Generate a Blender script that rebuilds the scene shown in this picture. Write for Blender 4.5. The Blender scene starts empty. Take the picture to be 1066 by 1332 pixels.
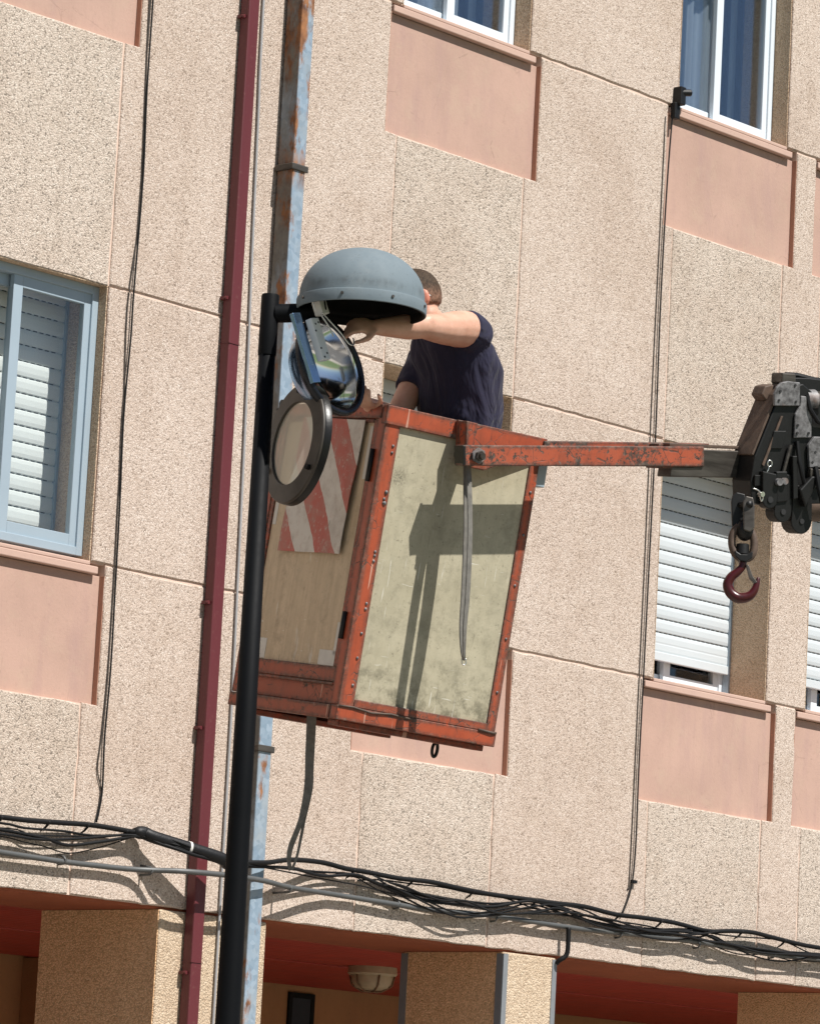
import bpy, bmesh, math, random
from mathutils import Vector, Matrix, noise
R = math.radians
rnd = random.Random(7)
S = bpy.context.scene
COL = S.collection

# ------------------------------------------------------------------ camera, sky, sun, exposure
cam_d = bpy.data.cameras.new("camera")
cam = bpy.data.objects.new("camera", cam_d)
COL.objects.link(cam)
cam_d.sensor_fit = 'VERTICAL'
cam_d.sensor_height = 36.0
cam_d.lens = 36.0 * 5451.96 / 1332.0
cam_d.clip_start = 0.1
cam_d.clip_end = 800.0
CR = Vector((0.65836683, -0.75087334, 0.05236747))
CU = Vector((-0.15702862, -0.06897424, 0.9851825))
CF = Vector((0.73613527, 0.65683467, 0.16331895))
cam.matrix_world = Matrix(((CR.x, CU.x, -CF.x, 0.0), (CR.y, CU.y, -CF.y, -12.26), (CR.z, CU.z, -CF.z, 1.6), (0, 0, 0, 1)))
S.camera = cam

SUN = Vector((0.06, -1.0, 1.42)).normalized()
world = bpy.data.worlds.new("World")
S.world = world
world.use_nodes = True
wn = world.node_tree
for n_ in list(wn.nodes): wn.nodes.remove(n_)
sky = wn.nodes.new("ShaderNodeTexSky")
sky.sky_type = 'NISHITA'
sky.sun_disc = False
sky.sun_elevation = math.asin(SUN.z)
sky.sun_rotation = math.atan2(SUN.x, SUN.y)
sky.air_density = 1.0
sky.dust_density = 0.6
bg = wn.nodes.new("ShaderNodeBackground"); bg.inputs[1].default_value = 0.05
wo = wn.nodes.new("ShaderNodeOutputWorld")
wn.links.new(sky.outputs[0], bg.inputs[0]); wn.links.new(bg.outputs[0], wo.inputs[0])
sl = bpy.data.lights.new("sun", 'SUN')
sl.energy = 5.0; sl.angle = R(0.53); sl.color = (1.0, 0.965, 0.915)
so = bpy.data.objects.new("sun", sl); COL.objects.link(so)
so.rotation_euler = SUN.to_track_quat('Z', 'Y').to_euler()
so.location = (14, -20, 30)
S.view_settings.view_transform = 'Standard'
S.view_settings.look = 'None'
S.view_settings.exposure = 0.47
S.view_settings.gamma = 1.0
S.view_settings.use_curve_mapping = False
S.render.engine = 'CYCLES'
S.cycles.max_bounces = 8
S.cycles.transparent_max_bounces = 12

# ------------------------------------------------------------------ node material helpers
class NM:
    def __init__(self, name):
        self.m = bpy.data.materials.new(name); self.m.use_nodes = True
        self.t = self.m.node_tree
        self.b = self.t.nodes["Principled BSDF"]
        self.tc = self.n("ShaderNodeTexCoord").outputs["Object"]
    def n(self, kind, **kw):
        x = self.t.nodes.new(kind)
        for k, v in kw.items(): setattr(x, k, v)
        return x
    def set(self, sock, v):
        if isinstance(v, bpy.types.NodeSocket): self.t.links.new(v, sock)
        elif isinstance(v, (tuple, list)) and len(v) == 3 and sock.type == 'RGBA': sock.default_value = (*v, 1)
        else: sock.default_value = v
    def p(self, **kw):
        for k, v in kw.items(): self.set(self.b.inputs[k.replace('_', ' ')], v)
        return self.m
    def map(self, scale=(1, 1, 1), rot=(0, 0, 0), loc=(0, 0, 0)):
        x = self.n("ShaderNodeMapping"); self.set(x.inputs[0], self.tc)
        x.inputs["Scale"].default_value = scale; x.inputs["Rotation"].default_value = rot; x.inputs["Location"].default_value = loc
        return x.outputs[0]
    def noise(self, scale, detail=4, rough=.55, vec=None, dist=0):
        x = self.n("ShaderNodeTexNoise"); self.set(x.inputs["Vector"], vec or self.tc)
        x.inputs["Scale"].default_value = scale; x.inputs["Detail"].default_value = detail
        x.inputs["Roughness"].default_value = rough; x.inputs["Distortion"].default_value = dist
        return x.outputs["Fac"]
    def voro(self, scale, feature='F1', vec=None):
        x = self.n("ShaderNodeTexVoronoi", feature=feature); self.set(x.inputs["Vector"], vec or self.tc)
        x.inputs["Scale"].default_value = scale
        return x
    def ramp(self, fac, stops, interp='LINEAR'):
        x = self.n("ShaderNodeValToRGB"); self.set(x.inputs[0], fac)
        x.color_ramp.interpolation = interp
        e = x.color_ramp.elements
        while len(e) < len(stops): e.new(0.5)
        for el, (pos, c) in zip(e, stops):
            el.position = pos; el.color = (*c, 1) if len(c) == 3 else c
        return x.outputs[0]
    def step(self, fac, lo, hi):
        x = self.n("ShaderNodeMapRange"); self.set(x.inputs[0], fac)
        x.inputs[1].default_value = lo; x.inputs[2].default_value = hi
        return x.outputs[0]
    def mix(self, fac, a, b, mode='MIX'):
        x = self.n("ShaderNodeMix", data_type='RGBA', blend_type=mode)
        self.set(x.inputs[0], fac); self.set(x.inputs[6], a); self.set(x.inputs[7], b)
        return x.outputs[2]
    def math(self, op, a, b=0.0):
        x = self.n("ShaderNodeMath", operation=op); self.set(x.inputs[0], a); self.set(x.inputs[1], b)
        return x.outputs[0]
    def sep(self, vec=None):
        x = self.n("ShaderNodeSeparateXYZ"); self.set(x.inputs[0], vec or self.tc)
        return x.outputs
    def bump(self, h, strength=.5, dist=.01, normal=None):
        x = self.n("ShaderNodeBump"); self.set(x.inputs["Height"], h)
        x.inputs["Strength"].default_value = strength; x.inputs["Distance"].default_value = dist
        if normal: self.set(x.inputs["Normal"], normal)
        return x.outputs[0]
    def edge(self, radius=.006, lo=.8, hi=.985):
        bv = self.n("ShaderNodeBevel", samples=4); bv.inputs[0].default_value = radius
        ge = self.n("ShaderNodeNewGeometry")
        d = self.n("ShaderNodeVectorMath", operation='DOT_PRODUCT')
        self.set(d.inputs[0], bv.outputs[0]); self.set(d.inputs[1], ge.outputs["Normal"])
        x = self.n("ShaderNodeMapRange"); self.set(x.inputs[0], d.outputs["Value"])
        x.inputs[1].default_value = lo; x.inputs[2].default_value = hi; x.inputs[3].default_value = 1; x.inputs[4].default_value = 0
        return x.outputs[0]

def pebble(name, stones, scale, bump, tint=(1, 1, 1), dirt=.35):
    """exposed aggregate render: coloured stones, relief and large weathering"""
    k = NM(name)
    v = k.voro(scale)
    w = k.n("ShaderNodeSeparateColor"); k.set(w.inputs[0], v.outputs["Color"])
    c = k.ramp(w.outputs[0], stones, 'LINEAR')
    big = k.noise(1.1, 5, .6)
    mid = k.noise(7, 4, .6)
    streak = k.noise(3.0, 4, .6, k.map((3.0, 3.0, .35)))
    gap = k.step(v.outputs["Distance"], .35, .80)
    c = k.mix(k.math('MULTIPLY', gap, .34), c, (.22, .17, .135))
    c = k.mix(k.math('MULTIPLY', k.step(big, .42, .72), dirt), c, (.70, .62, .56), 'MULTIPLY')
    c = k.mix(k.math('MULTIPLY', k.step(mid, .5, .75), dirt * .6), c, (.74, .68, .60), 'MULTIPLY')
    c = k.mix(k.math('MULTIPLY', k.step(streak, .52, .75), dirt * .55), c, (.70, .65, .62), 'MULTIPLY')
    c = k.mix(1.0, c, tint, 'MULTIPLY')
    h = k.math('SUBTRACT', 1.0, v.outputs["Distance"])
    h2 = k.math('ADD', h, k.math('MULTIPLY', k.noise(scale * 2.2, 2), .5))
    return k.p(Base_Color=c, Roughness=.95, Normal=k.bump(h2, bump, .008), Specular_IOR_Level=.15)

ST_A = [(0, (.27, .215, .175)), (.10, (.45, .37, .31)), (.28, (.545, .455, .385)), (.65, (.60, .505, .43)), (.9, (.66, .57, .50)), (1, (.72, .65, .58))]
ST_B = [(0, (.20, .175, .15)), (.10, (.39, .335, .285)), (.28, (.53, .455, .39)), (.65, (.595, .51, .44)), (.9, (.65, .57, .50)), (1, (.72, .66, .59))]
ST_C = [(0, (.46, .37, .29)), (.3, (.57, .47, .37)), (.7, (.63, .525, .42)), (1, (.70, .61, .51))]
M_peb = pebble("pebble dash", ST_A, 165, .34, tint=(.99, .97, .96), dirt=.42)
M_pebc = pebble("coarse pebble dash", ST_B, 152, .42, tint=(.985, .97, .95), dirt=.42)
M_pebrev = pebble("reveal pebble dash", ST_C, 130, .6, tint=(1.0, .90, .78))
M_pebside = pebble("bounce-tinted pier side pebble dash", ST_C, 130, .55, tint=(1.40, 1.08, .77))  # pier stones again, tint raised to put warm bounce light into the left faces
M_pebpier = pebble("pier pebble dash", ST_C, 130, .55, tint=(1.0, .95, .86))

def plaster(name, col, rough=.9, mot=.25, bs=.25):
    k = NM(name)
    a = k.noise(2.3, 6, .62); b = k.noise(38, 4, .6); s = k.noise(4, 4, .6, k.map((2.5, 2.5, .5)))
    c = k.mix(k.math('MULTIPLY', k.step(a, .38, .7), mot), col, tuple(x * .72 for x in col))
    c = k.mix(k.math('MULTIPLY', k.step(s, .5, .72), mot * .9), c, (col[0] * .76, col[1] * .74, col[2] * .84))
    c = k.mix(k.math('MULTIPLY', k.step(k.noise(150, 3, .7), .5, .75), .22), c, tuple(x * .72 for x in col))
    c = k.mix(k.math('MULTIPLY', k.step(k.noise(6.5, 7, .72), .52, .70), mot * .75), c, (col[0] * .98, col[1] * 1.10, col[2] * 1.02))
    c = k.mix(k.math('MULTIPLY', k.step(b, .60, .70), .22), c, tuple(x * .6 for x in col))
    # hairline cracks and thin run marks
    ck = k.n("ShaderNodeTexVoronoi", feature='DISTANCE_TO_EDGE'); k.set(ck.inputs["Vector"], k.tc); ck.inputs["Scale"].default_value = 3.1
    cw = k.math('ADD', ck.outputs["Distance"], k.math('MULTIPLY', k.math('SUBTRACT', k.noise(14, 6, .7), .5), .09))
    cm = k.math('MULTIPLY', k.math('SUBTRACT', 1.0, k.step(k.math('ABSOLUTE', cw), .0, .006)), k.step(k.noise(2.2, 3), .50, .56))
    c = k.mix(k.math('MULTIPLY', cm, .45), c, tuple(x * .45 for x in col))
    run = k.step(k.noise(17, 4, .6, k.map((.9, .9, .12))), .56, .72)
    c = k.mix(k.math('MULTIPLY', run, mot * .16), c, (col[0] * .62, col[1] * .60, col[2] * .64))
    return k.p(Base_Color=c, Roughness=rough, Normal=k.bump(k.noise(60, 5, .7), bs, .004), Specular_IOR_Level=.2)
M_pink = plaster("pink plaster", (.48, .318, .256), mot=.55)
M_sill = plaster("sill render", (.52, .36, .295))
M_joint = plaster("joint mortar", (.66, .50, .41), mot=.1)
M_retn = plaster("recess edge plaster", (.44, .235, .165), mot=.5, bs=.5)
M_soffit = plaster("soffit paint", (.33, .098, .048), mot=.6, bs=.4)
M_porch = plaster("porch wall render", (.42, .205, .095), mot=.5, bs=.5)

def simple(name, col, rough=.5, metal=0.0, var=.2, sc=12, bump=0.0, spec=.5):
    k = NM(name)
    a = k.noise(sc, 5, .6)
    c = k.mix(k.math('MULTIPLY', k.step(a, .35, .7), var), col, tuple(x * .5 for x in col))
    kw = dict(Base_Color=c, Roughness=k.math('ADD', rough - .08, k.math('MULTIPLY', k.noise(sc * 2.5, 3), .16)), Metallic=metal, Specular_IOR_Level=spec)
    if bump: kw['Normal'] = k.bump(k.noise(sc * 4, 4, .6), bump, .003)
    return k.p(**kw)
M_slat = simple("ceiling slat", (.42, .040, .020), .55, 0, .5, 5)
M_alu = simple("white aluminium", (.66, .72, .77), .35, 0, .08, 4)
M_alub = simple("anodised aluminium", (.34, .42, .48), .45, .1, .10, 4)
M_shut = simple("white shutter plastic", (.54, .58, .60), .45, 0, .06, 6)
M_shutg = simple("pale green shutter plastic", (.76, .79, .76), .45, 0, .08, 6)
M_slot = simple("dark slot", (.02, .02, .02), .8)
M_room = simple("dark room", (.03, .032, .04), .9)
M_curt = simple("net curtain", (.34, .40, .46), .9, 0, .35, 3)
M_black = simple("black cable", (.006, .006, .0065), .6, 0, .2, 30, 0, .25)
M_tape = simple("insulating tape", (.008, .008, .009), .5, 0, .3, 30, .3, .3)
M_conduit = simple("grey conduit", (.105, .108, .108), .5, .2, .35, 14)
M_pole = simple("black pole paint", (.0035, .004, .005), .6, 0, .3, 14, .05, .12)
M_dark = simple("dark interior paint", (.006, .0055, .005), .7, 0, .2, 12, 0, .2)
M_white = simple("white plastic box", (.72, .71, .67), .4, 0, .12, 20)
M_tapew = simple("white adhesive tape", (.60, .58, .53), .6, 0, .25, 30)
M_steelg = simple("greasy steel", (.008, .0075, .007), .5, .2, .6, 30, .12)
M_plate = None
M_wire = simple("bright wire", (.75, .74, .70), .25, .9, .1, 30)
M_strap = simple("worn webbing", (.17, .16, .14), .85, 0, .75, 40, .3)
M_concrete = simple("paving concrete", (.33, .295, .25), .9, 0, .25, 1.3, .2)
M_asphalt = simple("asphalt", (.10, .095, .088), .9, 0, .3, 2, .3)
M_grass = simple("lawn", (.075, .12, .03), .95, 0, .5, 3, .4)
M_lampcase = simple("yellowed lamp casing", (.46, .36, .23), .5, 0, .3, 30)
M_strip = simple("dull zinc strip", (.22, .235, .25), .55, .1, .3, 10)
M_grille = simple("rusty grille", (.22, .13, .07), .7, 0, .4, 40)

def m_glass(name, base):
    k = NM(name)
    gl = k.n("ShaderNodeBsdfGlossy"); gl.inputs[0].default_value = (.80, .88, 1, 1); gl.inputs[1].default_value = .015
    tr = k.n("ShaderNodeBsdfTransparent"); tr.inputs[0].default_value = (.95, .96, .96, 1)
    fr = k.n("ShaderNodeLayerWeight"); fr.inputs[0].default_value = .32
    mx = k.n("ShaderNodeMixShader")
    k.t.links.new(k.math('ADD', k.math('MULTIPLY', fr.outputs[0], base), base * .06), mx.inputs[0])
    k.t.links.new(tr.outputs[0], mx.inputs[1]); k.t.links.new(gl.outputs[0], mx.inputs[2])
    k.t.links.new(mx.outputs[0], k.t.nodes["Material Output"].inputs[0])
    return k.m
M_glass = m_glass('window glass', .42)
M_glassc = m_glass('clear window glass', .12)
def m_cover():
    k = NM("ribbed cover glass")
    gl = k.n("ShaderNodeBsdfGlossy"); gl.inputs[1].default_value = .25; gl.inputs[0].default_value = (.9, .9, .85, 1)
    tl = k.n("ShaderNodeBsdfTranslucent"); tl.inputs[0].default_value = (.80, .78, .66, 1)
    df = k.n("ShaderNodeBsdfDiffuse"); df.inputs[0].default_value = (.62, .60, .50, 1)
    tr = k.n("ShaderNodeBsdfTransparent"); tr.inputs[0].default_value = (.85, .84, .76, 1)
    m1 = k.n("ShaderNodeMixShader"); m1.inputs[0].default_value = .5
    m2 = k.n("ShaderNodeMixShader"); m2.inputs[0].default_value = .45
    m3 = k.n("ShaderNodeMixShader"); m3.inputs[0].default_value = .12
    L = k.t.links.new
    L(tl.outputs[0], m1.inputs[1]); L(df.outputs[0], m1.inputs[2])
    L(m1.outputs[0], m2.inputs[1]); L(tr.outputs[0], m2.inputs[2])
    L(m2.outputs[0], m3.inputs[1]); L(gl.outputs[0], m3.inputs[2])
    L(m3.outputs[0], k.t.nodes["Material Output"].inputs[0])
    return k.m
M_cover = m_cover()

def m_maroon():
    k = NM("maroon pipe paint")
    c = k.mix(k.math('MULTIPLY', k.step(k.noise(5, 5, .6, k.map((4, 4, .4))), .4, .7), .3), (.112, .018, .023), (.085, .014, .017))
    c = k.mix(k.math('MULTIPLY', k.step(k.noise(60, 3), .62, .7), .3), c, (.17, .07, .06))
    return k.p(Base_Color=c, Roughness=.5, Specular_IOR_Level=.5)
M_maroon = m_maroon()
def m_galv():
    k = NM("rusting galvanised steel")
    z = k.sep()[2]
    sp = k.voro(45)
    w = k.n("ShaderNodeSeparateColor"); k.set(w.inputs[0], sp.outputs["Color"])
    base = k.ramp(w.outputs[0], [(0, (.21, .285, .36)), (1, (.31, .39, .47))])
    base = k.mix(k.math('MULTIPLY', k.step(k.noise(6, 5, .6), .45, .7), .5), base, (.36, .35, .32))
    hi = k.step(z, 4.3, 6.6)
    nz = k.noise(5.0, 7, .66, k.map((2.2, 2.2, .9)))
    rust = k.step(k.math('ADD', nz, k.math('MULTIPLY', hi, .11)), .575, .66)
    jr = k.math('SUBTRACT', 1.0, k.step(k.math('ABSOLUTE', k.math('SUBTRACT', z, 5.99)), .02, .10))
    rust = k.math('MAXIMUM', rust, k.math('MULTIPLY', jr, k.step(nz, .38, .5)))
    side = k.math('MULTIPLY', k.step(k.sep()[1], -.1035, -.0985), k.step(k.noise(4.5, 6, .65, k.map((1, 1, .5))), .25, .50))  # darkens the side faces: shade put into the steel colour, mixed with grime
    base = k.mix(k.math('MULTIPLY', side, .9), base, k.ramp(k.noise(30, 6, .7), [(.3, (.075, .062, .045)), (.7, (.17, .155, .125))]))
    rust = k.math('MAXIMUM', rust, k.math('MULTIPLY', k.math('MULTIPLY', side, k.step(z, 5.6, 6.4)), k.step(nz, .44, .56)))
    rc = k.ramp(k.noise(22, 4), [(.3, (.10, .04, .02)), (.7, (.34, .145, .055))])
    c = k.mix(rust, base, rc)
    return k.p(Base_Color=c, Roughness=k.math('ADD', .42, k.math('MULTIPLY', rust, .4)), Metallic=k.math('MULTIPLY', k.math('SUBTRACT', 1.0, rust), .10), Normal=k.bump(k.noise(50, 4), .15, .002))
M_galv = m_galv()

def m_orange(name="chipped orange paint", chip=.635, col=(.38, .072, .030), e=True):
    k = NM(name)
    n1 = k.noise(38, 9, .74); n2 = k.noise(110, 6, .7, k.map((1, .6, .5), (.3, .4, .2))); n3 = k.noise(5, 5, .65)
    wear = k.math('ADD', k.math('MULTIPLY', n1, .5), k.math('ADD', k.math('MULTIPLY', n2, .25), k.math('MULTIPLY', n3, .36)))
    if e: wear = k.math('ADD', wear, k.math('MULTIPLY', k.edge(.026, .95, .9992), .15))
    mask = k.step(wear, chip, chip + .018)
    fade = k.mix(k.math('MULTIPLY', k.step(n3, .4, .7), .45), col, (col[0] * 1.08, col[1] * 1.5, col[2] * 1.8))
    fade = k.mix(k.math('MULTIPLY', k.step(k.noise(28, 6, .7), .5, .75), .4), fade, (col[0] * .5, col[1] * .55, col[2] * .65))
    fade = k.mix(k.math('MULTIPLY', k.step(k.noise(7, 7, .7, k.map((1.6, 1.6, .5))), .50, .68), .55), fade, (.13, .045, .028))
    metal = k.ramp(k.noise(45, 4), [(.3, (.03, .024, .02)), (.55, (.085, .06, .045)), (.75, (.20, .16, .13))])
    sc = k.step(k.noise(30, 3, .5, k.map((1, 1, .06), (.5, .4, .3))), .70, .72)
    crk = k.n("ShaderNodeTexVoronoi", feature='DISTANCE_TO_EDGE'); k.set(crk.inputs["Vector"], k.tc); crk.inputs["Scale"].default_value = 19
    wob = k.math('ADD', crk.outputs["Distance"], k.math('MULTIPLY', k.math('SUBTRACT', k.noise(60, 4), .5), .10))
    cm_ = k.math('MULTIPLY', k.math('SUBTRACT', 1.0, k.step(wob, .012, .03)), k.step(k.noise(6, 3), .50, .56))
    mask = k.math('MAXIMUM', mask, k.math('MULTIPLY', cm_, .85))
    c = k.mix(mask, fade, metal)
    c = k.mix(k.math('MULTIPLY', sc, .6), c, (.62, .40, .30))
    return k.p(Base_Color=c, Roughness=k.math('ADD', .45, k.math('MULTIPLY', mask, .2)), Normal=k.bump(k.math('SUBTRACT', 1.0, mask), .5, .0015), Specular_IOR_Level=.4)
M_or = m_orange()
M_orarm = m_orange("badly chipped orange paint", .588, (.40, .085, .040))
M_ordark = m_orange("grimy orange paint", .64, (.30, .056, .022))

def m_panel(name, col, grime, tint):
    k = NM(name)
    x, y, z = k.sep()
    big = k.noise(5, 6, .65); fine = k.noise(120, 3, .6); mid = k.noise(22, 6, .7)
    st = k.noise(9, 5, .6, k.map((3, 3, .25)))
    c = k.mix(k.math('MULTIPLY', k.step(big, .4, .68), .5), col, tint)
    c = k.mix(k.math('MULTIPLY', k.step(st, .48, .7), .35), c, tuple(v * .7 for v in col))
    c = k.mix(k.math('MULTIPLY', k.step(mid, .50, .70), .50), c, tuple(v * .55 for v in col))
    c = k.mix(k.math('MULTIPLY', k.step(k.noise(11, 8, .75), .52, .66), .40), c, (col[0] * 1.22, col[1] * 1.22, col[2] * 1.2))
    c = k.mix(k.math('MULTIPLY', k.step(fine, .5, .7), .18), c, tuple(v * .6 for v in col))
    low = k.math('SUBTRACT', 1.0, k.step(z, .05, .30))
    g = k.math('MULTIPLY', low, k.step(k.noise(14, 8, .75), .45, .62))
    c = k.mix(k.math('MULTIPLY', g, grime), c, (.10, .09, .055))
    spot = k.n("ShaderNodeVectorMath", operation='DISTANCE'); k.set(spot.inputs[0], k.tc); spot.inputs[1].default_value = (.095, 0, .905)
    gs = k.math('MULTIPLY', k.math('SUBTRACT', 1.0, k.step(spot.outputs["Value"], .0, .055)), k.step(k.noise(130, 4, .7), .4, .6))
    c = k.mix(k.math('MULTIPLY', gs, .9 if grime > .5 else 0.0), c, (.05, .045, .03))
    s1 = k.step(k.noise(26, 2, .4, k.map((5, 1, .22), (0, R(14), 0))), .665, .70)
    s2 = k.step(k.noise(24, 2, .4, k.map((.5, 1, 5), (0, R(-32), 0))), .70, .72)
    s3 = k.step(k.noise(30, 2, .4, k.map((6, 1, .3), (0, R(-8), 0))), .72, .74)
    c = k.mix(k.math('MULTIPLY', k.math('MULTIPLY', k.math('MAXIMUM', s1, s2), k.step(k.noise(4.5, 4), .48, .60)), .7), c, (.72, .70, .62))
    c = k.mix(k.math('MULTIPLY', k.step(k.noise(7, 8, .8), .50, .62), .35 if grime > .5 else .1), c, (.19, .175, .12))
    c = k.mix(k.math('MULTIPLY', k.step(k.noise(60, 5, .75), .60, .68), .5 if grime > .5 else .2), c, (.13, .115, .08))
    c = k.mix(k.math('MULTIPLY', s3, .5), c, (.16, .14, .10))
    if grime < .5:
        g1 = k.noise(13, 6, .65, k.map((3.2, 3.2, .22)))
        c = k.mix(k.math('MULTIPLY', k.step(g1, .44, .70), .32), c, (.22, .155, .095))
        c = k.mix(k.math('MULTIPLY', k.step(k.noise(8, 6, .7), .56, .70), .4), c, (.17, .12, .075))
    return k.p(Base_Color=c, Roughness=.62, Normal=k.bump(k.noise(40, 5, .6), .12, .002), Specular_IOR_Level=.35)
M_sage = m_panel("scratched grey-green panel", (.47, .425, .305), .9, (.32, .285, .19))
M_tan = m_panel("weathered tan panel", (.60, .475, .325), .2, (.48, .38, .255))

def m_sign():
    k = NM("striped warning sheet")
    x, y, z = k.sep()
    v = k.math('ADD', y, k.math('MULTIPLY', k.math('SUBTRACT', 1.1507, z), .755))
    v = k.math('ADD', v, k.math('MULTIPLY', k.math('SUBTRACT', k.noise(9, 3), .5), .03))
    f = k.math('FRACT', k.math('DIVIDE', k.math('SUBTRACT', v, .017), .30))
    st = k.math('LESS_THAN', f, .49)
    c = k.mix(st, (.58, .545, .49), (.44, .10, .072))
    w = k.step(k.noise(40, 8, .72), .55, .62)
    c = k.mix(k.math('MULTIPLY', w, .6), c, (.50, .40, .35))
    cr = k.step(k.noise(34, 4, .6, k.map((1, 4, .6), (R(20), 0, 0))), .66, .69)
    c = k.mix(k.math('MULTIPLY', cr, .75), c, (.10, .08, .06))
    c = k.mix(k.math('MULTIPLY', k.step(k.noise(7, 7, .7), .45, .68), .6), c, (.30, .235, .19))
    return k.p(Base_Color=c, Roughness=.6, Normal=k.bump(k.noise(12, 4), .3, .004))
M_sign = m_sign()

def m_dome():
    k = NM("grey-blue canopy paint")
    a = k.noise(5, 6, .62); st = k.noise(10, 5, .65, k.map((1, 1, .25)))
    z = k.sep()[2]
    c = k.mix(k.math('MULTIPLY', k.step(a, .4, .7), .35), (.150, .188, .210), (.108, .138, .153))
    c = k.mix(k.math('MULTIPLY', k.step(st, .5, .68), .35), c, (.20, .235, .25))
    c = k.mix(k.math('MULTIPLY', k.step(k.noise(90, 3), .6, .7), .25), c, (.08, .09, .095))
    dz = k.math('SUBTRACT', 1.0, k.step(k.math('ABSOLUTE', k.math('SUBTRACT', z, 4.812)), .0, .022))
    c = k.mix(k.math('MULTIPLY', dz, k.math('MULTIPLY', k.step(k.noise(24, 6, .7, k.map((1, 1, .35))), .42, .6), .55)), c, (.075, .085, .09))
    c = k.mix(k.math('MULTIPLY', k.step(k.noise(7, 7, .75), .56, .70), .35), c, (.23, .255, .26))
    return k.p(Base_Color=c, Roughness=.78, Metallic=.0, Specular_IOR_Level=.35, Normal=k.bump(k.noise(60, 4), .08, .002))
M_dome = m_dome()
def m_chrome():
    k = NM("polished aluminium reflector")
    return k.p(Base_Color=(.86, .88, .90), Metallic=1.0, Roughness=k.math('MULTIPLY', k.noise(8, 3), .20), Normal=k.bump(k.noise(5, 2), .06, .02))
M_chrome = m_chrome()
M_bluemet = simple("blue-tinted bright metal", (.20, .32, .50), .22, .9, .3, 20)
M_rim = simple("dark polished lip", (.016, .018, .024), .28, .5, .3, 16)
M_ringblk = simple("black ring paint", (.008, .0075, .007), .35, 0, .3, 30, .1, .3)
def m_ringp():
    k = NM("brown weathered ring paint")
    c = k.ramp(k.noise(14, 6, .65), [(.3, (.024, .019, .014)), (.7, (.052, .041, .030))])
    return k.p(Base_Color=c, Roughness=.5, Normal=k.bump(k.noise(50, 4), .12, .002))
M_ringp = m_ringp()
def m_plate():
    k = NM("worn grey plate paint")
    c = k.ramp(k.noise(30, 7, .7), [(.36, (.06, .055, .055)), (.50, (.15, .145, .145)), (.72, (.30, .29, .29))])
    c = k.mix(k.math('MULTIPLY', k.step(k.noise(12, 4), .55, .7), .5), c, (.30, .18, .13))
    return k.p(Base_Color=c, Roughness=.5, Metallic=.2)
M_plate = m_plate()
def m_rusty():
    k = NM("brown oxidised steel")
    c = k.ramp(k.noise(24, 6, .65), [(.3, (.05, .032, .022)), (.7, (.125, .08, .055))])
    return k.p(Base_Color=c, Roughness=.65, Normal=k.bump(k.noise(70, 4), .2, .002))
M_rusty = m_rusty()
def m_tube():
    k = NM("greased bare steel")
    c = k.ramp(k.noise(10, 5, .6, k.map((.4, 1, 3))), [(.35, (.045, .038, .032)), (.7, (.13, .115, .10))])
    return k.p(Base_Color=c, Roughness=.42, Metallic=.5)
M_tube = m_tube()
def m_hookred():
    k = NM("chipped dark red hook paint")
    m = k.step(k.noise(30, 6, .7), .58, .61)
    c = k.mix(m, (.055, .004, .005), (.03, .019, .017))
    return k.p(Base_Color=c, Roughness=.32, Normal=k.bump(k.noise(60, 4), .1, .002))
M_hookred = m_hookred()
def m_skin():
    k = NM("skin")
    c = k.ramp(k.noise(16, 5, .6), [(.3, (.50, .27, .185)), (.7, (.62, .37, .27))])
    c = k.mix(k.math('MULTIPLY', k.step(k.noise(240, 3), .55, .7), .25), c, (.36, .17, .11))
    sp_e = k.n("ShaderNodeVectorMath", operation='DISTANCE'); k.set(sp_e.inputs[0], k.tc); sp_e.inputs[1].default_value = (11.262, -2.216, 4.893)
    c = k.mix(k.math('MULTIPLY', k.math('SUBTRACT', 1.0, k.step(sp_e.outputs["Value"], .025, .05)), .6), c, (.56, .15, .10))
    return k.p(Base_Color=c, Roughness=.5, Subsurface_Weight=.12, Subsurface_Radius=(.012, .005, .003), Subsurface_Scale=1.0, Normal=k.bump(k.noise(220, 4), .12, .001), Specular_IOR_Level=.4)
M_skin = m_skin()
def m_hair():
    # longer on the crown, clipped to the skin at the nape
    k = NM("short brown hair")
    n1 = k.noise(170, 4, .7, k.map((1, 1, .4)))
    z = k.math('ADD', k.sep()[2], k.math('MULTIPLY', k.math('SUBTRACT', k.noise(45, 4), .5), .035))
    c = k.ramp(n1, [(.35, (.020, .012, .007)), (.65, (.075, .048, .028))])
    fz = k.step(z, 4.872, 4.962)
    c = k.mix(fz, k.mix(k.step(n1, .42, .6), (.16, .085, .055), (.42, .235, .16)), c)
    return k.p(Base_Color=c, Roughness=.75, Normal=k.bump(n1, .7, .003), Specular_IOR_Level=.25)
M_hair = m_hair()
def m_cloth(name, c0, c1):
    k = NM(name)
    c = k.ramp(k.noise(9, 5, .6), [(.3, c0), (.7, c1)])
    c = k.mix(k.math('MULTIPLY', k.step(k.noise(400, 2), .5, .7), .25), c, tuple(v * 1.6 for v in c1))
    f = k.noise(7, 3, .5, k.map((1, 1, .45)), 1.2)
    return k.p(Base_Color=c, Roughness=.92, Normal=k.bump(f, .7, .05), Specular_IOR_Level=.15, Sheen_Weight=.08)
M_tee = m_cloth("navy cotton", (.020, .020, .040), (.032, .031, .058))
M_jean = m_cloth("dark work trousers", (.02, .022, .03), (.03, .033, .045))
M_lens = simple("spectacle frame", (.8, .8, .78), .3)
M_tag = simple("reddish tag", (.30, .07, .03), .6)

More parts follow.
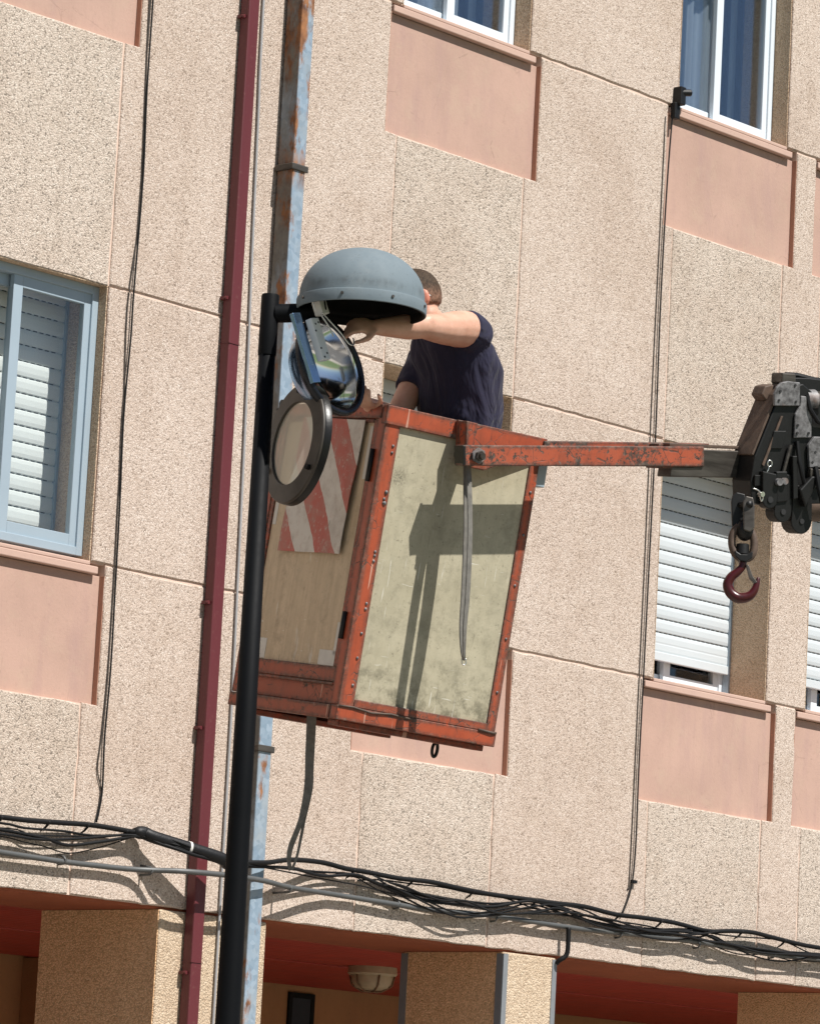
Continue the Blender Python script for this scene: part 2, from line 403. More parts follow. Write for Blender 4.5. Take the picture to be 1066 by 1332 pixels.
# ------------------------------------------------------------------ geometry helpers
class MB:
    def __init__(self): self.v = []; self.f = []
    def add(self, vs, fs):
        o = len(self.v); self.v += [Vector(x) for x in vs]; self.f += [tuple(o + i for i in q) for q in fs]
        return self
    def box(self, x0, x1, y0, y1, z0, z1):
        return self.add([(x0, y0, z0), (x1, y0, z0), (x1, y1, z0), (x0, y1, z0), (x0, y0, z1), (x1, y0, z1), (x1, y1, z1), (x0, y1, z1)],
                        [(0, 3, 2, 1), (4, 5, 6, 7), (0, 1, 5, 4), (1, 2, 6, 5), (2, 3, 7, 6), (3, 0, 4, 7)])
    def prism(self, pts, to3, d0, d1):
        """pts: 2D polygon; to3(u, v, d) -> 3D"""
        n = len(pts)
        vs = [to3(u, v, d0) for u, v in pts] + [to3(u, v, d1) for u, v in pts]
        fs = [tuple(range(n - 1, -1, -1)), tuple(range(n, 2 * n))]
        fs += [(i, (i + 1) % n, n + (i + 1) % n, n + i) for i in range(n)]
        return self.add(vs, fs)
    def tube(self, pts, rad, n=8, caps=True):
        pts = [Vector(p) for p in pts]
        if not isinstance(rad, (list, tuple)): rad = [rad] * len(pts)
        t0 = (pts[1] - pts[0]).normalized()
        up = Vector((0, 0, 1)) if abs(t0.z) < .9 else Vector((1, 0, 0))
        x = t0.cross(up).normalized(); rings = []
        for i, p in enumerate(pts):
            t = (pts[min(i + 1, len(pts) - 1)] - pts[max(i - 1, 0)]).normalized()
            x = (x - t * x.dot(t)).normalized(); y = t.cross(x)
            rings.append([p + (x * math.cos(2 * math.pi * k / n) + y * math.sin(2 * math.pi * k / n)) * rad[i] for k in range(n)])
        vs = [v for r_ in rings for v in r_]
        fs = [(i * n + k, i * n + (k + 1) % n, (i + 1) * n + (k + 1) % n, (i + 1) * n + k) for i in range(len(pts) - 1) for k in range(n)]
        if caps: fs += [tuple(range(n - 1, -1, -1)), tuple(range(len(vs) - n, len(vs)))]
        return self.add(vs, fs)
    def lathe(self, prof, axis_o, ax, ux, n=48, closed=False):
        ax = Vector(ax).normalized(); ux = Vector(ux); ux = (ux - ax * ux.dot(ax)).normalized(); uy = ax.cross(ux)
        axis_o = Vector(axis_o); vs = []
        for r_, h in prof:
            for k in range(n):
                a = 2 * math.pi * k / n
                vs.append(axis_o + ax * h + (ux * math.cos(a) + uy * math.sin(a)) * r_)
        m = len(prof); rng = range(m if closed else m - 1)
        fs = [(i * n + k, i * n + (k + 1) % n, ((i + 1) % m) * n + (k + 1) % n, ((i + 1) % m) * n + k) for i in rng for k in range(n)]
        return self.add(vs, fs)
    def ell(self, c, rx, ry, rz, X=(1, 0, 0), Y=(0, 1, 0), Z=(0, 0, 1), nu=20, nv=12):
        c = Vector(c); X = Vector(X); Y = Vector(Y); Z = Vector(Z); vs = []
        vs.append(c - Z * rz)
        for j in range(1, nv):
            t = -math.pi / 2 + math.pi * j / nv
            for i in range(nu):
                a = 2 * math.pi * i / nu
                vs.append(c + X * rx * math.cos(t) * math.cos(a) + Y * ry * math.cos(t) * math.sin(a) + Z * rz * math.sin(t))
        vs.append(c + Z * rz); last = len(vs) - 1
        fs = [(0, 1 + (i + 1) % nu, 1 + i) for i in range(nu)]
        for j in range(nv - 2):
            for i in range(nu):
                a = 1 + j * nu + i; b = 1 + j * nu + (i + 1) % nu
                fs.append((a, b, b + nu, a + nu))
        fs += [(last, last - nu + i, last - nu + (i + 1) % nu) for i in range(nu)]
        return self.add(vs, fs)
    def mesh(self, name, mat, smooth=False):
        me = bpy.data.meshes.new(name)
        me.from_pydata([tuple(v) for v in self.v], [], self.f); me.update()
        bm = bmesh.new(); bm.from_mesh(me); bmesh.ops.recalc_face_normals(bm, faces=bm.faces); bm.to_mesh(me); bm.free()
        if smooth:
            for p_ in me.polygons: p_.use_smooth = True
        if mat: me.materials.append(mat)
        return me
    def build(self, name, mat, parent=None, smooth=False, bevel=0.0, local=False, angle=None):
        me = self.mesh(name, mat, smooth)
        if angle is not None:
            me.set_sharp_from_angle(angle=R(angle))
        o_ = bpy.data.objects.new(name, me); COL.objects.link(o_)
        if parent is not None:
            o_.parent = parent
            if not local: o_.matrix_parent_inverse = WM[parent.name].inverted()
        if bevel:
            b_ = o_.modifiers.new("edges", 'BEVEL'); b_.width = bevel; b_.segments = 2; b_.limit_method = 'ANGLE'; b_.angle_limit = R(40)
        WM[o_.name] = WM[parent.name] if (parent is not None and local) else Matrix.Identity(4)
        return o_
WM = {}
def empty(name, mat=None, loc=None):
    e = bpy.data.objects.new(name, None); COL.objects.link(e)
    m = mat if mat is not None else Matrix.Translation(Vector(loc or (0, 0, 0)))
    e.matrix_world = m; e.empty_display_size = .2; WM[e.name] = m.copy()
    return e
def tag(o_, label, cat, group=None):
    o_['label'] = label; o_['category'] = cat
    if group: o_['group'] = group
    return o_
def struct(o_): o_['kind'] = 'structure'; return o_
def catmull(pts, k=5):
    pts = [Vector(p) for p in pts]; out = []
    for i in range(len(pts) - 1):
        p0 = pts[max(i - 1, 0)]; p1 = pts[i]; p2 = pts[i + 1]; p3 = pts[min(i + 2, len(pts) - 1)]
        for j in range(k):
            t = j / k
            out.append(.5 * ((2 * p1) + (p2 - p0) * t + (2 * p0 - 5 * p1 + 4 * p2 - p3) * t * t + (3 * p1 - p0 - 3 * p2 + p3) * t ** 3))
    out.append(pts[-1]); return out

# ------------------------------------------------------------------ ground
struct(MB().add([(-300, -300, -.12), (300, -300, -.12), (300, 300, -.12), (-300, 300, -.12)], [(0, 1, 2, 3)]).build("ground", M_grass))
struct(MB().box(-60, 80, -11.0, -5.0, -.30, -.008).build("road", M_asphalt))
struct(MB().box(-60, 80, -4.84, 4.5, -.30, .12).build("pavement", M_concrete))
struct(MB().box(-60, 80, -15.0, -11.16, -.30, .12).build("far_pavement", M_concrete))
kb = MB(); kb.box(-60, 80, -5.0, -4.84, -.30, .124); kb.box(-60, 80, -11.16, -11.0, -.30, .124)
struct(kb.build("kerb", M_concrete))
ln = MB()
for i in range(-10, 16): ln.box(i * 5.0, i * 5.0 + 2.2, -8.06, -7.94, -.02, -.004)
struct(ln.build("lane_marking", M_tapew))

# ------------------------------------------------------------------ apartment building
bld = tag(empty("apartment_building", loc=(14, 0, 0)), "beige pebble-dashed apartment block with pink panels under its sliding windows and a red-brown porch below", "apartment building")
ZS, ZH, ZP = [4.13, 6.93], [5.29, 8.09], [3.55, 6.33]
ZB, ZT = 2.77, 9.1
BAYS = [(8.63, 9.52), (10.91, 11.80), (13.52, 14.41), (15.54, 16.43), (16.76, 17.65)]
XL, XR = 6.5, 24.0
RL, RR = .08, .09         # pink recess runs this much past the window joints
GR = .006                 # half joint width
bk = MB()                 # wall body behind the face panels, butt-jointed boxes
xs = XL
for (a, b) in BAYS:
    bk.box(xs, a - RL, .007, .30, ZB, ZT)
    zz = ZB
    for i in range(2):
        bk.box(a - RL, b + RR, .007, .30, zz, ZP[i])
        bk.box(a - RL, b + RR, .05, .30, ZP[i], ZS[i])
        bk.box(a - RL, a, .012, .30, ZS[i], ZH[i]); bk.box(b, b + RR, .012, .30, ZS[i], ZH[i])
        zz = ZH[i]
    bk.box(a - RL, b + RR, .007, .30, zz, ZT)
    xs = b + RR
bk.box(xs, XR, .007, .30, ZB, ZT)
bk.build("wall", M_joint, bld)

def rough_panel(name, pts, mat, y0=0.0, y1=.014, inset=.004, jit=.0022, skip=0.0):
    """axis-aligned polygon panel with a small chamfer and slightly irregular arrises"""
    q = []
    n = len(pts)
    for i in range(n):
        p, r2 = Vector(pts[i]), Vector(pts[(i + 1) % n])
        L = (r2 - p).length; m = max(1, int(L / .07))
        for j in range(m):
            q.append(p.lerp(r2, j / m))
    area = sum(pts[i][0] * pts[(i + 1) % n][1] - pts[(i + 1) % n][0] * pts[i][1] for i in range(n))
    sg = 1 if area > 0 else -1
    m = len(q); nor = []
    for i in range(m):
        t1 = (q[i] - q[i - 1]).normalized(); t2 = (q[(i + 1) % m] - q[i]).normalized()
        n1 = Vector((-t1.y, t1.x)) * sg; n2 = Vector((-t2.y, t2.x)) * sg
        s = n1 + n2
        nor.append(s / max(s.dot(n1), .3))
    out = [p + Vector((rnd.uniform(-jit, jit), rnd.uniform(-jit, jit))) for p in q]
    mb = MB()
    vs = [(p.x + nn.x * inset, y0, p.y + nn.y * inset) for p, nn in zip(out, nor)]
    vs += [(p.x, y0 + inset, p.y) for p in out]
    vs += [(p.x, y1, p.y) for p in out]
    fs = [tuple(range(m))]
    for k in range(2): fs += [(k * m + i, k * m + (i + 1) % m, (k + 1) * m + (i + 1) % m, (k + 1) * m + i) for i in range(m)]
    mb.add(vs, fs)
    o_ = mb.build(name, mat, bld)
    return o_

def rect(x0, x1, z0, z1): return [(x0, z0), (x1, z0), (x1, z1), (x0, z1)]
edges = [XL] + [v for b_ in BAYS for v in b_] + [XR]
for i in range(0, len(edges), 2):
    a, b = edges[i] + GR, edges[i + 1] - GR
    la = a if i == 0 else a - GR + RR; rb = b if i == len(edges) - 2 else b + GR - RL
    def ell(z0, zp, z1):
        pts = [(a, z0), (b, z0), (b, zp)]
        if rb != b: pts += [(rb, zp)]
        pts += [(rb, z1), (la, z1)]
        if la != a: pts += [(la, zp)]
        pts += [(a, zp)]
        return pts
    rough_panel("facade_panel", ell(ZB, ZP[0], ZS[0] - GR), M_peb, jit=.0042)
    rough_panel("facade_panel", rect(a, b, ZS[0] + GR, ZH[0] - GR), M_peb)
    rough_panel("facade_panel", ell(ZH[0] + GR, ZP[1], ZS[1] - GR), M_peb)
    rough_panel("facade_panel", rect(a, b, ZS[1] + GR, ZH[1] - GR), M_peb)
    rough_panel("facade_panel", rect(a, b, ZH[1] + GR, ZT), M_peb)
for (a, b) in BAYS:
    rough_panel("infill_panel", rect(a + GR * .6, b - GR * .6, ZB, ZP[0] - .003), M_pebc, y0=.0015, jit=.0042)
    rough_panel("infill_panel", rect(a + GR * .6, b - GR * .6, ZH[0], ZP[1] - .003), M_pebc, y0=.0015)
    rough_panel("infill_panel", rect(a + GR * .6, b - GR * .6, ZH[1], ZT), M_pebc, y0=.0015)
    for i in range(2):
        rough_panel("spandrel_panel", rect(a - RL + .005, b + RR - .005, ZP[i], ZS[i] - .045), M_pink, y0=.030, y1=.052, inset=.002, jit=.0005)
        for q0, q1 in ((a - RL + .0005, a - RL + .004), (b + RR - .004, b + RR - .0005)):
            MB().box(q0, q1, .0045, .0495, ZP[i] + .001, ZS[i] - .046).build("recess_edge", M_retn, bld)
        lin = MB()
        lin.box(a, a + .004, .006, .30, ZS[i], ZH[i] - .004); lin.box(b - .004, b, .006, .30, ZS[i], ZH[i] - .004)
        lin.box(a, b, .006, .30, ZH[i] - .004, ZH[i] + .0005)
        lin.build("window_reveal", M_pebrev, bld)

def window(a, b, z0, z1, yf, metal, shutter=None, curtain=True, sh_open=0.0, outer=True):
    """sliding window; returns nothing, adds one window part with sub-parts"""
    a += .004; b -= .004; z1 -= .004
    fw = .035
    fr = MB(); d = .075
    fr.box(a, a + fw, yf, yf + d, z0, z1); fr.box(b - fw, b, yf, yf + d, z0, z1)
    fr.box(a + fw, b - fw, yf, yf + d, z0, z0 + fw); fr.box(a + fw, b - fw, yf, yf + d, z1 - fw, z1)
    fr.box(a + fw, b - fw, yf + .034, yf + .038, z0 + fw, z0 + fw + .016)
    w = fr.build("window", metal, bld, bevel=.002)
    c = (a + b) / 2
    for (xa, xb, yo) in ((c - .03, b - fw + .006, .010), (a + fw - .006, c + .03, .042)):
        sm = MB(); s = .052; q0 = z0 + fw - .004; q1 = z1 - fw + .004; y0 = yf + yo; y1 = y0 + .024
        sm.box(xa, xa + s, y0, y1, q0, q1); sm.box(xb - s * .8, xb, y0, y1, q0, q1)
        sm.box(xa + s, xb - s * .8, y0, y1, q0, q0 + s); sm.box(xa + s, xb - s * .8, y0, y1, q1 - s, q1)
        sm.build("sash", metal, w, bevel=.002)
        MB().box(xa + s, xb - s * .8, y0 + .010, y0 + .014, q0 + s, q1 - s).build("pane", M_glassc if not curtain else M_glass, w)
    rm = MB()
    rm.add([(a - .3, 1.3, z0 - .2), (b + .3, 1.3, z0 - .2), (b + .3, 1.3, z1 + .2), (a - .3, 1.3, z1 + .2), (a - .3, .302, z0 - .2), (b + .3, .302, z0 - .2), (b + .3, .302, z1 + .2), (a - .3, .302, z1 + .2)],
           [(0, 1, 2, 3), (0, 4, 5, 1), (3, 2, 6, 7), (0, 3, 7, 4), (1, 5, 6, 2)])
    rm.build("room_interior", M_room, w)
    if curtain:
        cm = MB(); n = 90; vs = []
        for i in range(n + 1):
            t = i / n; x = a + .01 + (b - a - .02) * t
            y = .345 + .020 * math.sin(t * 44) + .012 * math.sin(t * 97 + 1)
            vs += [(x, y, z0), (x, y, z1)]
        cm.add(vs, [(2 * i, 2 * i + 2, 2 * i + 3, 2 * i + 1) for i in range(n) if not (.28 < i / n < .42 or .84 < i / n < .93)])
        cm.build("curtain", M_curt, w, smooth=True)
    if shutter:
        p = .0675; y = .24; z = z1
        if not outer: z = z1
        zb = z0 + sh_open
        k = 0
        base = None
        while z > zb + .02:
            zl = max(z - p, zb)
            if base is None:
                m = MB(); h = p - .0045
                prof = [(0, 0), (-.004, .004), (-.0065, h * .3), (-.0065, h * .7), (-.004, h - .004), (0, h), (.004, h), (.004, 0)]
                m.prism([(q[0], q[1]) for q in prof], lambda u, v, dd: (dd, y + u, v), a + .012, b - .012)
                base = m
                so_ = m.build("slat", shutter, w); me_ = so_.data
            else:
                so_ = bpy.data.objects.new("slat", me_); COL.objects.link(so_); so_.parent = w
            so_.matrix_parent_inverse = WM[w.name].inverted() if False else Matrix.Identity(4)
            so_.location = (0, 0, zl + .0045)
            z -= p; k += 1
        wb = MB(); zz = z1 - p; ns = 22
        wb.box(a + .012, b - .012, y + .0045, y + .0075, zb + .01, z1)
        wb.build("shutter_web", M_slot if False else shutter, w)
        sl_ = MB()
        zz = z1 - p
        while zz > zb:
            for i in range(ns):
                xa = a + .03 + (b - a - .06) * i / ns
                sl_.box(xa, xa + .020, y - .0010, y + .0035, zz + .0006, zz + .0040)
            zz -= p
        sl_.build("shutter_slot", M_slot, w)['kind'] = 'stuff'
        if sh_open > 0:
            bt = MB(); bt.box(a + .012, b - .012, y - .014, y + .008, zb - .03, zb + .012)
            bt.build("shutter_bottom_bar", shutter, w, bevel=.003)
        gd = MB(); gd.box(a, a + .012, y - .016, y + .02, z0, z1); gd.box(b - .012, b, y - .016, y + .02, z0, z1)
        gd.build("shutter_guide", M_alub, w)
    return w

for bi, (a, b) in enumerate(BAYS):
    for i in range(2):
        # sill
        s = MB()
        s.box(a - .065, b + .045, -.0005, .034, ZS[i] - .043, ZS[i] - .012)
        s.box(a + .001, b - .001, .001, .30, ZS[i] - .0118, ZS[i] + .006)
        s.build("window_sill", M_sill, bld, bevel=.004)
        z0, z1 = ZS[i] + .007, ZH[i]
        if i == 1: window(a, b, z0, z1, .10, M_alu)
        elif bi <= 1: window(a, b, z0 + .02, z1, .05, M_alub, M_shutg, False)
        else: window(a, b, z0, z1, .262, M_alu, M_shut, False, .165 if bi == 3 else .19 if bi == 4 else .4)

# porch: soffit beam, piers, ceiling slats, back wall
PIERS = [(6.5, 7.2, .7), (9.4, 10.0, .7), (12.325, 12.968, .7), (14.535, 14.905, .6), (17.1, 17.5, .6), (20.0, 20.4, .6), (23.4, 24.0, .6)]
MB().box(XL, XR, .02, .70, ZB - .012, ZB - .0005).build("soffit_beam", M_soffit, bld)
for (a, b, d) in PIERS:
    pr = MB(); pr.box(a, b, .0, d, .12, ZB - .0125)
    p_ = pr.build("pier", M_pebpier, bld, bevel=.006)
    MB().box(a - .004, a + .0, .006, d, .12, ZB - .014).build("pier_side", M_pebside, bld)  # thin sheet on the left face, carries the painted bounce light
for (a, b, d) in ((14.535, 14.905, .6),):
    an = MB()
    an.box(a - .008, a + .028, -.004, -.0005, .12, ZB - .02); an.box(a - .0085, a - .0045, -.004, .035, .12, ZB - .02)
    an.box(b - .026, b + .005, -.004, -.0005, .12, ZB - .02)
    an.box(a - .0085, a - .0045, d - .03, d + .01, .12, ZB - .02)
    an.build("corner_strip", M_strip, bld)
cs = MB(); y = .71; k = 0
while y < 3.96:
    if abs(y - 2.30) < .06: y += .094; continue
    dz = 0.0
    cs.box(XL, XR, y, y + .088, ZB + .03 + dz, ZB + .05 + dz); y += .094; k += 1
cs.build("ceiling_slat", M_slat, bld, bevel=.004)['kind'] = 'stuff'
MB().box(XL, XR, .70, 4.06, ZB + .11, ZB + .13).build("ceiling_board", M_dark, bld)
MB().box(XL, XR, 4.06, 4.26, .12, ZB + .13).build("porch_back_wall", M_porch, bld)
MB().box(XL - .2, XL, .02, 4.26, .12, ZT).build("end_wall", M_peb, bld); MB().box(XR, XR + .2, .02, 4.26, .12, ZT).build("end_wall", M_peb, bld)
for (xa, xb) in ((17.50, 17.655),):
    f = MB(); f.box(xa - .03, xa, 4.045, 4.06, 1.2, 2.735); f.box(xb, xb + .03, 4.045, 4.06, 1.2, 2.735); f.box(xa - .03, xb + .03, 4.045, 4.06, 2.735, 2.765)
    f.box(xa - .03, xb + .03, 4.045, 4.06, 1.17, 1.2)
    w_ = f.build("porch_window", M_dark, bld)
    MB().box(xa, xb, 4.050, 4.0585, 1.2, 2.735).build("pane", M_room, w_)
bx = MB(); bx.box(15.40, 15.60, 3.85, 4.059, .12, ZB + .028); bx.build("porch_pilaster", M_porch, bld, bevel=.005)
MB().box(XL, XR, .302, 4.26, ZT - .1, ZT).build("roof_slab", M_concrete, bld)

# ------------------------------------------------------------------ downpipes, cables
dp = tag(empty("downpipe", loc=(12.498, 0, .12)), "maroon painted square downpipe on the facade left of the lamp post", "downpipe", "downpipes on the facade")
zz = .12
MB().box(12.466, 12.530, -.060, -.008, .12, ZT).build("pipe", M_maroon, dp, bevel=.006)
for z in (2.55, 5.17, 7.9):
    MB().box(12.463, 12.533, -.063, -.006, z, z + .003).build("seam", M_maroon, dp)
for z in (3.52, 4.05, 5.36, 6.6, 2.5):
    c_ = MB(); c_.box(12.452, 12.468, -.03, -.004, z, z + .014); c_.tube([(12.460, -.030, z + .007), (12.460, -.042, z + .007)], .008, 8)
    c_.build("bracket", M_maroon, dp)
dp2 = tag(empty("downpipe", loc=(12.787, 0, .12)), "rusty galvanised square downpipe rising just right of the lamp post", "downpipe", "downpipes on the facade")
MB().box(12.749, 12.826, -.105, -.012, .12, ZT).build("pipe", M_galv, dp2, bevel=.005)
for z in (5.985, 3.46, 8.4):
    MB().box(12.737, 12.838, -.113, -.004, z, z + .028).build("collar", M_tube, dp2, bevel=.003)

def cable(name, pts, rad, mat, label, cat, group=None, y=None, n=6, k=4):
    P = catmull([(p[0], (p[2] if len(p) > 2 else y), p[1]) for p in pts], k)
    o_ = MB().tube(P, rad, n).build(name, mat, None, smooth=True)
    tag(o_, label, cat, group); return o_
def yoff(x, base):
    # the bundle stands off where it passes in front of the two downpipes
    g = math.exp(-((x - 12.66) / .42) ** 4)
    return -(base + (.155 - base) * g)
def lay(pts, base, px_fix=True):
    # pts were measured 50-60 mm off the wall; keep them on the same sight line when they stand off further
    out = []
    for x, z in pts:
        y = yoff(x, base); d = -.055 - y
        out.append((x - d * 1.12 , y + .004 * math.sin(x * 23 + base * 900), z + d * .02 + .0035 * math.sin(x * 17 + base * 700) + .0025 * math.sin(x * 41 + base * 300)))
    return out
cA = [(10.2, 3.02), (10.9, 3.035), (11.336, 3.038), (11.503, 3.043), (11.673, 3.048), (11.867, 3.058), (12.088, 3.053), (12.155, 3.05), (12.223, 3.041), (12.604, 2.982), (12.666, 2.966), (12.768, 2.975), (12.899, 2.988), (13.04, 3.027), (13.234, 3.033), (13.382, 3.027), (13.532, 3.021), (13.735, 3.02), (13.94, 3.019), (14.15, 3.011), (14.363, 3.002), (14.579, 3.005), (14.799, 3.003), (15.023, 3.005), (15.251, 2.993), (15.483, 2.991), (15.719, 2.99), (15.96, 2.974), (16.142, 2.982), (16.326, 2.997), (16.515, 2.983), (16.873, 2.963), (17.6, 2.98), (18.4, 2.96)]
cB = [(10.2, 3.0), (10.9, 2.985), (11.34, 2.989), (11.467, 2.984), (11.594, 2.978), (11.723, 2.969), (11.895, 2.993), (12.024, 3.024), (12.103, 3.038), (12.202, 3.026), (12.34, 2.999), (12.479, 2.983), (12.666, 2.963), (12.769, 2.963), (13.044, 2.982), (13.238, 2.984), (13.434, 3.005), (13.534, 2.995), (13.637, 2.974), (13.792, 2.944), (13.947, 2.935), (14.156, 2.936), (14.367, 2.951), (14.581, 2.987), (14.689, 3.0), (14.857, 2.98), (15.027, 2.949), (15.256, 2.933), (15.487, 2.934), (15.721, 2.954), (15.84, 2.956), (15.962, 2.945), (16.146, 2.919), (16.394, 2.906), (16.645, 2.918), (16.875, 2.929), (17.6, 2.95), (18.4, 2.92)]
cC = [(10.2, 3.01), (10.9, 3.0), (11.347, 3.018), (11.473, 3.012), (11.686, 3.018), (11.859, 3.02), (12.112, 3.046), (12.35, 3.009), (12.676, 2.97), (12.779, 2.97), (13.151, 2.989), (13.445, 3.003), (13.597, 2.984), (13.75, 2.968), (13.957, 2.956), (14.166, 2.954), (14.378, 2.966), (14.647, 2.993), (14.813, 2.983), (15.095, 2.965), (15.383, 2.94), (15.734, 2.955), (15.883, 2.967), (16.036, 2.936), (16.221, 2.914), (16.47, 2.912), (16.889, 2.938), (17.6, 2.93), (18.4, 2.95)]
cD = [(10.2, 2.95), (10.9, 2.955), (11.352, 2.966), (11.561, 2.975), (11.774, 2.99), (12.1, 3.035), (12.3, 3.01), (12.66, 2.967)]
cE = [(13.435, 3.004), (13.495, 2.998), (13.7, 2.953), (13.909, 2.904), (14.066, 2.894), (14.276, 2.909), (14.487, 2.955), (14.648, 2.983), (14.926, 2.958), (15.211, 2.936), (15.617, 2.942), (15.84, 2.96)]
GC = "black cables strung along the fascia"
t = tag(empty("facade_cable", loc=(12.4, -.1, 3.0)), "thick black cable with a taped splice crossing the maroon downpipe, topmost of the fascia cables", "cable", GC)
MB().tube(catmull(lay(cA, .040), 4), .0108, 8).build("cable", M_black, t, smooth=True)
sp = [p for p in catmull(lay(cA, .040), 4)]
sp = [p for p in sp if 12.06 < p.x < 12.56]
MB().tube(sp, [.027 if 0 < i < len(sp) - 1 else .017 for i in range(len(sp))], 12).build("splice_sleeve", M_tape, t, smooth=True)
i_ = len(sp) * 6 // 10
MB().tube([sp[i_], sp[i_] + (sp[i_ + 1] - sp[i_]) * .12], .0285, 12).build("tie", M_white, t, smooth=True)
for x, z in ((11.36, 3.037), (11.62, 3.045), (11.84, 3.056), (12.06, 3.053), (13.45, 3.024), (13.84, 3.02), (14.25, 3.008), (14.69, 3.004), (15.30, 2.993), (15.62, 2.99), (15.98, 2.975), (16.25, 2.992), (16.6, 2.978)):
    cl = MB(); cl.tube([(x, -.001, z - .034), (x, -.022, z - .024), (x - .002, -.040, z - .010), (x - .002, -.052, z + .004)], [.0035, .005, .006, .0065], 5)
    cl.build("clip", M_tape, t, smooth=True)
def lb(s): return s
for pts, rad, base, j, lab in ((cB, .0075, .045, 0, "black cable sagging lowest along the fascia between its clips"),
                          (cC, .0055, .034, 0, "thin black cable running between the thick upper and the sagging lower fascia cable"),
                          (cD, .0060, .050, 0, "short black cable joining the bundle left of the maroon downpipe"),
                          (cE, .0045, .040, 0, "thin black cable looping down right of the lamp post onto the conduit")):
    o_ = MB().tube(catmull(lay(pts, base), 4), rad, 6).build("facade_cable", M_black, None, smooth=True)
    tag(o_, lab, "cable", GC)
for kx in range(7):
    src = (cB, cC, cA, cC, cB, cE, cB)[kx]
    pts = [(x + .04 * kx, z + .020 * math.sin(x * (2.1 + kx * .45) + kx * 1.7) + .009 * math.sin(x * (6.3 + kx) + kx) - (.012 if src is not cA else .03) ) for x, z in src if (x > 13.3 or kx < 2)]
    o_ = MB().tube(catmull(lay(pts, .026 + .006 * kx), 4), .0028 + .0004 * kx, 5).build("facade_cable", M_black, None, smooth=True)
    tag(o_, "thin black cable lying loose in the bundle along the fascia", "cable", GC)
cond = [(10.2, 2.9), (11.0, 2.9), (11.358, 2.9), (11.675, 2.9), (12.05, 2.902), (12.223, 2.902), (12.42, 2.91), (12.68, 2.915), (12.893, 2.911), (13.036, 2.909), (13.3, 2.905), (13.73, 2.902), (13.961, 2.899), (14.383, 2.904), (14.93, 2.909), (15.27, 2.911), (15.856, 2.915), (16.47, 2.905), (16.89, 2.912), (17.6, 2.91), (18.4, 2.905)]
t = tag(empty("conduit", loc=(14, -.05, 2.9)), "grey metal conduit pipe fixed level along the fascia below the black cables", "conduit")
MB().tube(catmull(lay(cond, .030), 3), .0115, 8).build("pipe", M_conduit, t, smooth=True)
for x in (11.70, 12.20, 13.04, 13.74, 14.40, 15.3, 15.9, 16.5):
    y = yoff(x, .030); c_ = MB(); xx = x - (-.055 - y) * 1.12
    c_.tube([(xx, -.002, 2.925), (xx, y, 2.917), (xx, y - .014, 2.903), (xx, y, 2.888), (xx, -.002, 2.885)], .005, 5)
    c_.build("pipe_clip", M_conduit, t, smooth=True)
c_ = MB().tube(catmull([(14.925, -.05, 2.90), (14.927, -.05, 2.835), (14.925, -.045, 2.775), (14.90, -.02, 2.745), (14.93, .03, 2.735), (14.95, .2, 2.735)], 5), .011, 8).build("bent_pipe", M_black, t, smooth=True)

vL = [(11.935, 9.0), (11.94, 7.6), (11.935, 6.546), (11.934, 6.145), (11.944, 5.782), (11.933, 5.287), (11.933, 5.091), (11.921, 4.764), (11.931, 4.41), (11.936, 4.058), (11.94, 3.708), (11.931, 3.422), (11.937, 3.202), (11.915, 3.075)]
vL2 = [(11.925, 9.0), (11.92, 7.6), (11.922, 6.543), (11.94, 5.881), (11.943, 5.585), (11.908, 5.217), (11.926, 4.765), (11.927, 4.41), (11.932, 4.058), (11.932, 3.707), (11.918, 3.42), (11.908, 3.293), (11.938, 3.202), (11.93, 3.10)]
GV = "cables running down the facade"
cable("wall_cable", vL, .0040, M_black, "wavering black cable running straight down the wall left of the maroon downpipe", "cable", GV, -.012)
cable("wall_cable", vL2, .0028, M_tube, "hair-thin grey wire running beside the black cable left of the maroon downpipe", "cable", GV, -.006)
t = tag(empty("wall_cable", loc=(15.45, -.02, 3.0)), "black cable dropping from a small clamp at the upper right window sill", "cable", GV)
vR = [(15.515, 6.985), (15.49, 6.93), (15.478, 6.874), (15.458, 6.487), (15.449, 5.916), (15.455, 5.315), (15.449, 4.719), (15.443, 4.129), (15.438, 3.69), (15.44, 3.327), (15.42, 3.127), (15.359, 2.995)]
MB().tube(catmull([(x, -.012, z) for x, z in vR], 4), .0042, 6).build("cable", M_black, t, smooth=True)
cl = MB(); cl.box(15.49, 15.53, -.05, -.001, 6.93, 7.02); cl.tube([(15.50, -.03, 6.99), (15.56, -.055, 7.0)], .018, 8); cl.box(15.475, 15.515, -.03, -.001, 6.86, 6.94)
cl.build("clamp", M_tape, t, bevel=.004)
MB().box(15.425, 15.455, -.02, -.001, 3.15, 3.165).build("clip", M_tape, t)
cable("wall_cable", [(15.435, 6.86), (15.43, 6.2), (15.425, 5.6), (15.425, 4.7), (15.42, 3.9), (15.415, 3.2), (15.40, 3.12)], .0028, M_tube, "hair-thin grey wire beside the black cable between the two right windows", "cable", GV, -.004)
cable("wall_cable", [(12.598, 9), (12.602, 6.716), (12.612, 6.204), (12.625, 5.594), (12.644, 4.925), (12.656, 4.229), (12.666, 3.606), (12.668, 2.6), (12.67, .2)], .0062, simple("grey cable sheath", (.36, .36, .365), .6), "pale grey cable between the maroon and the galvanised downpipe", "cable", GV, -.010)

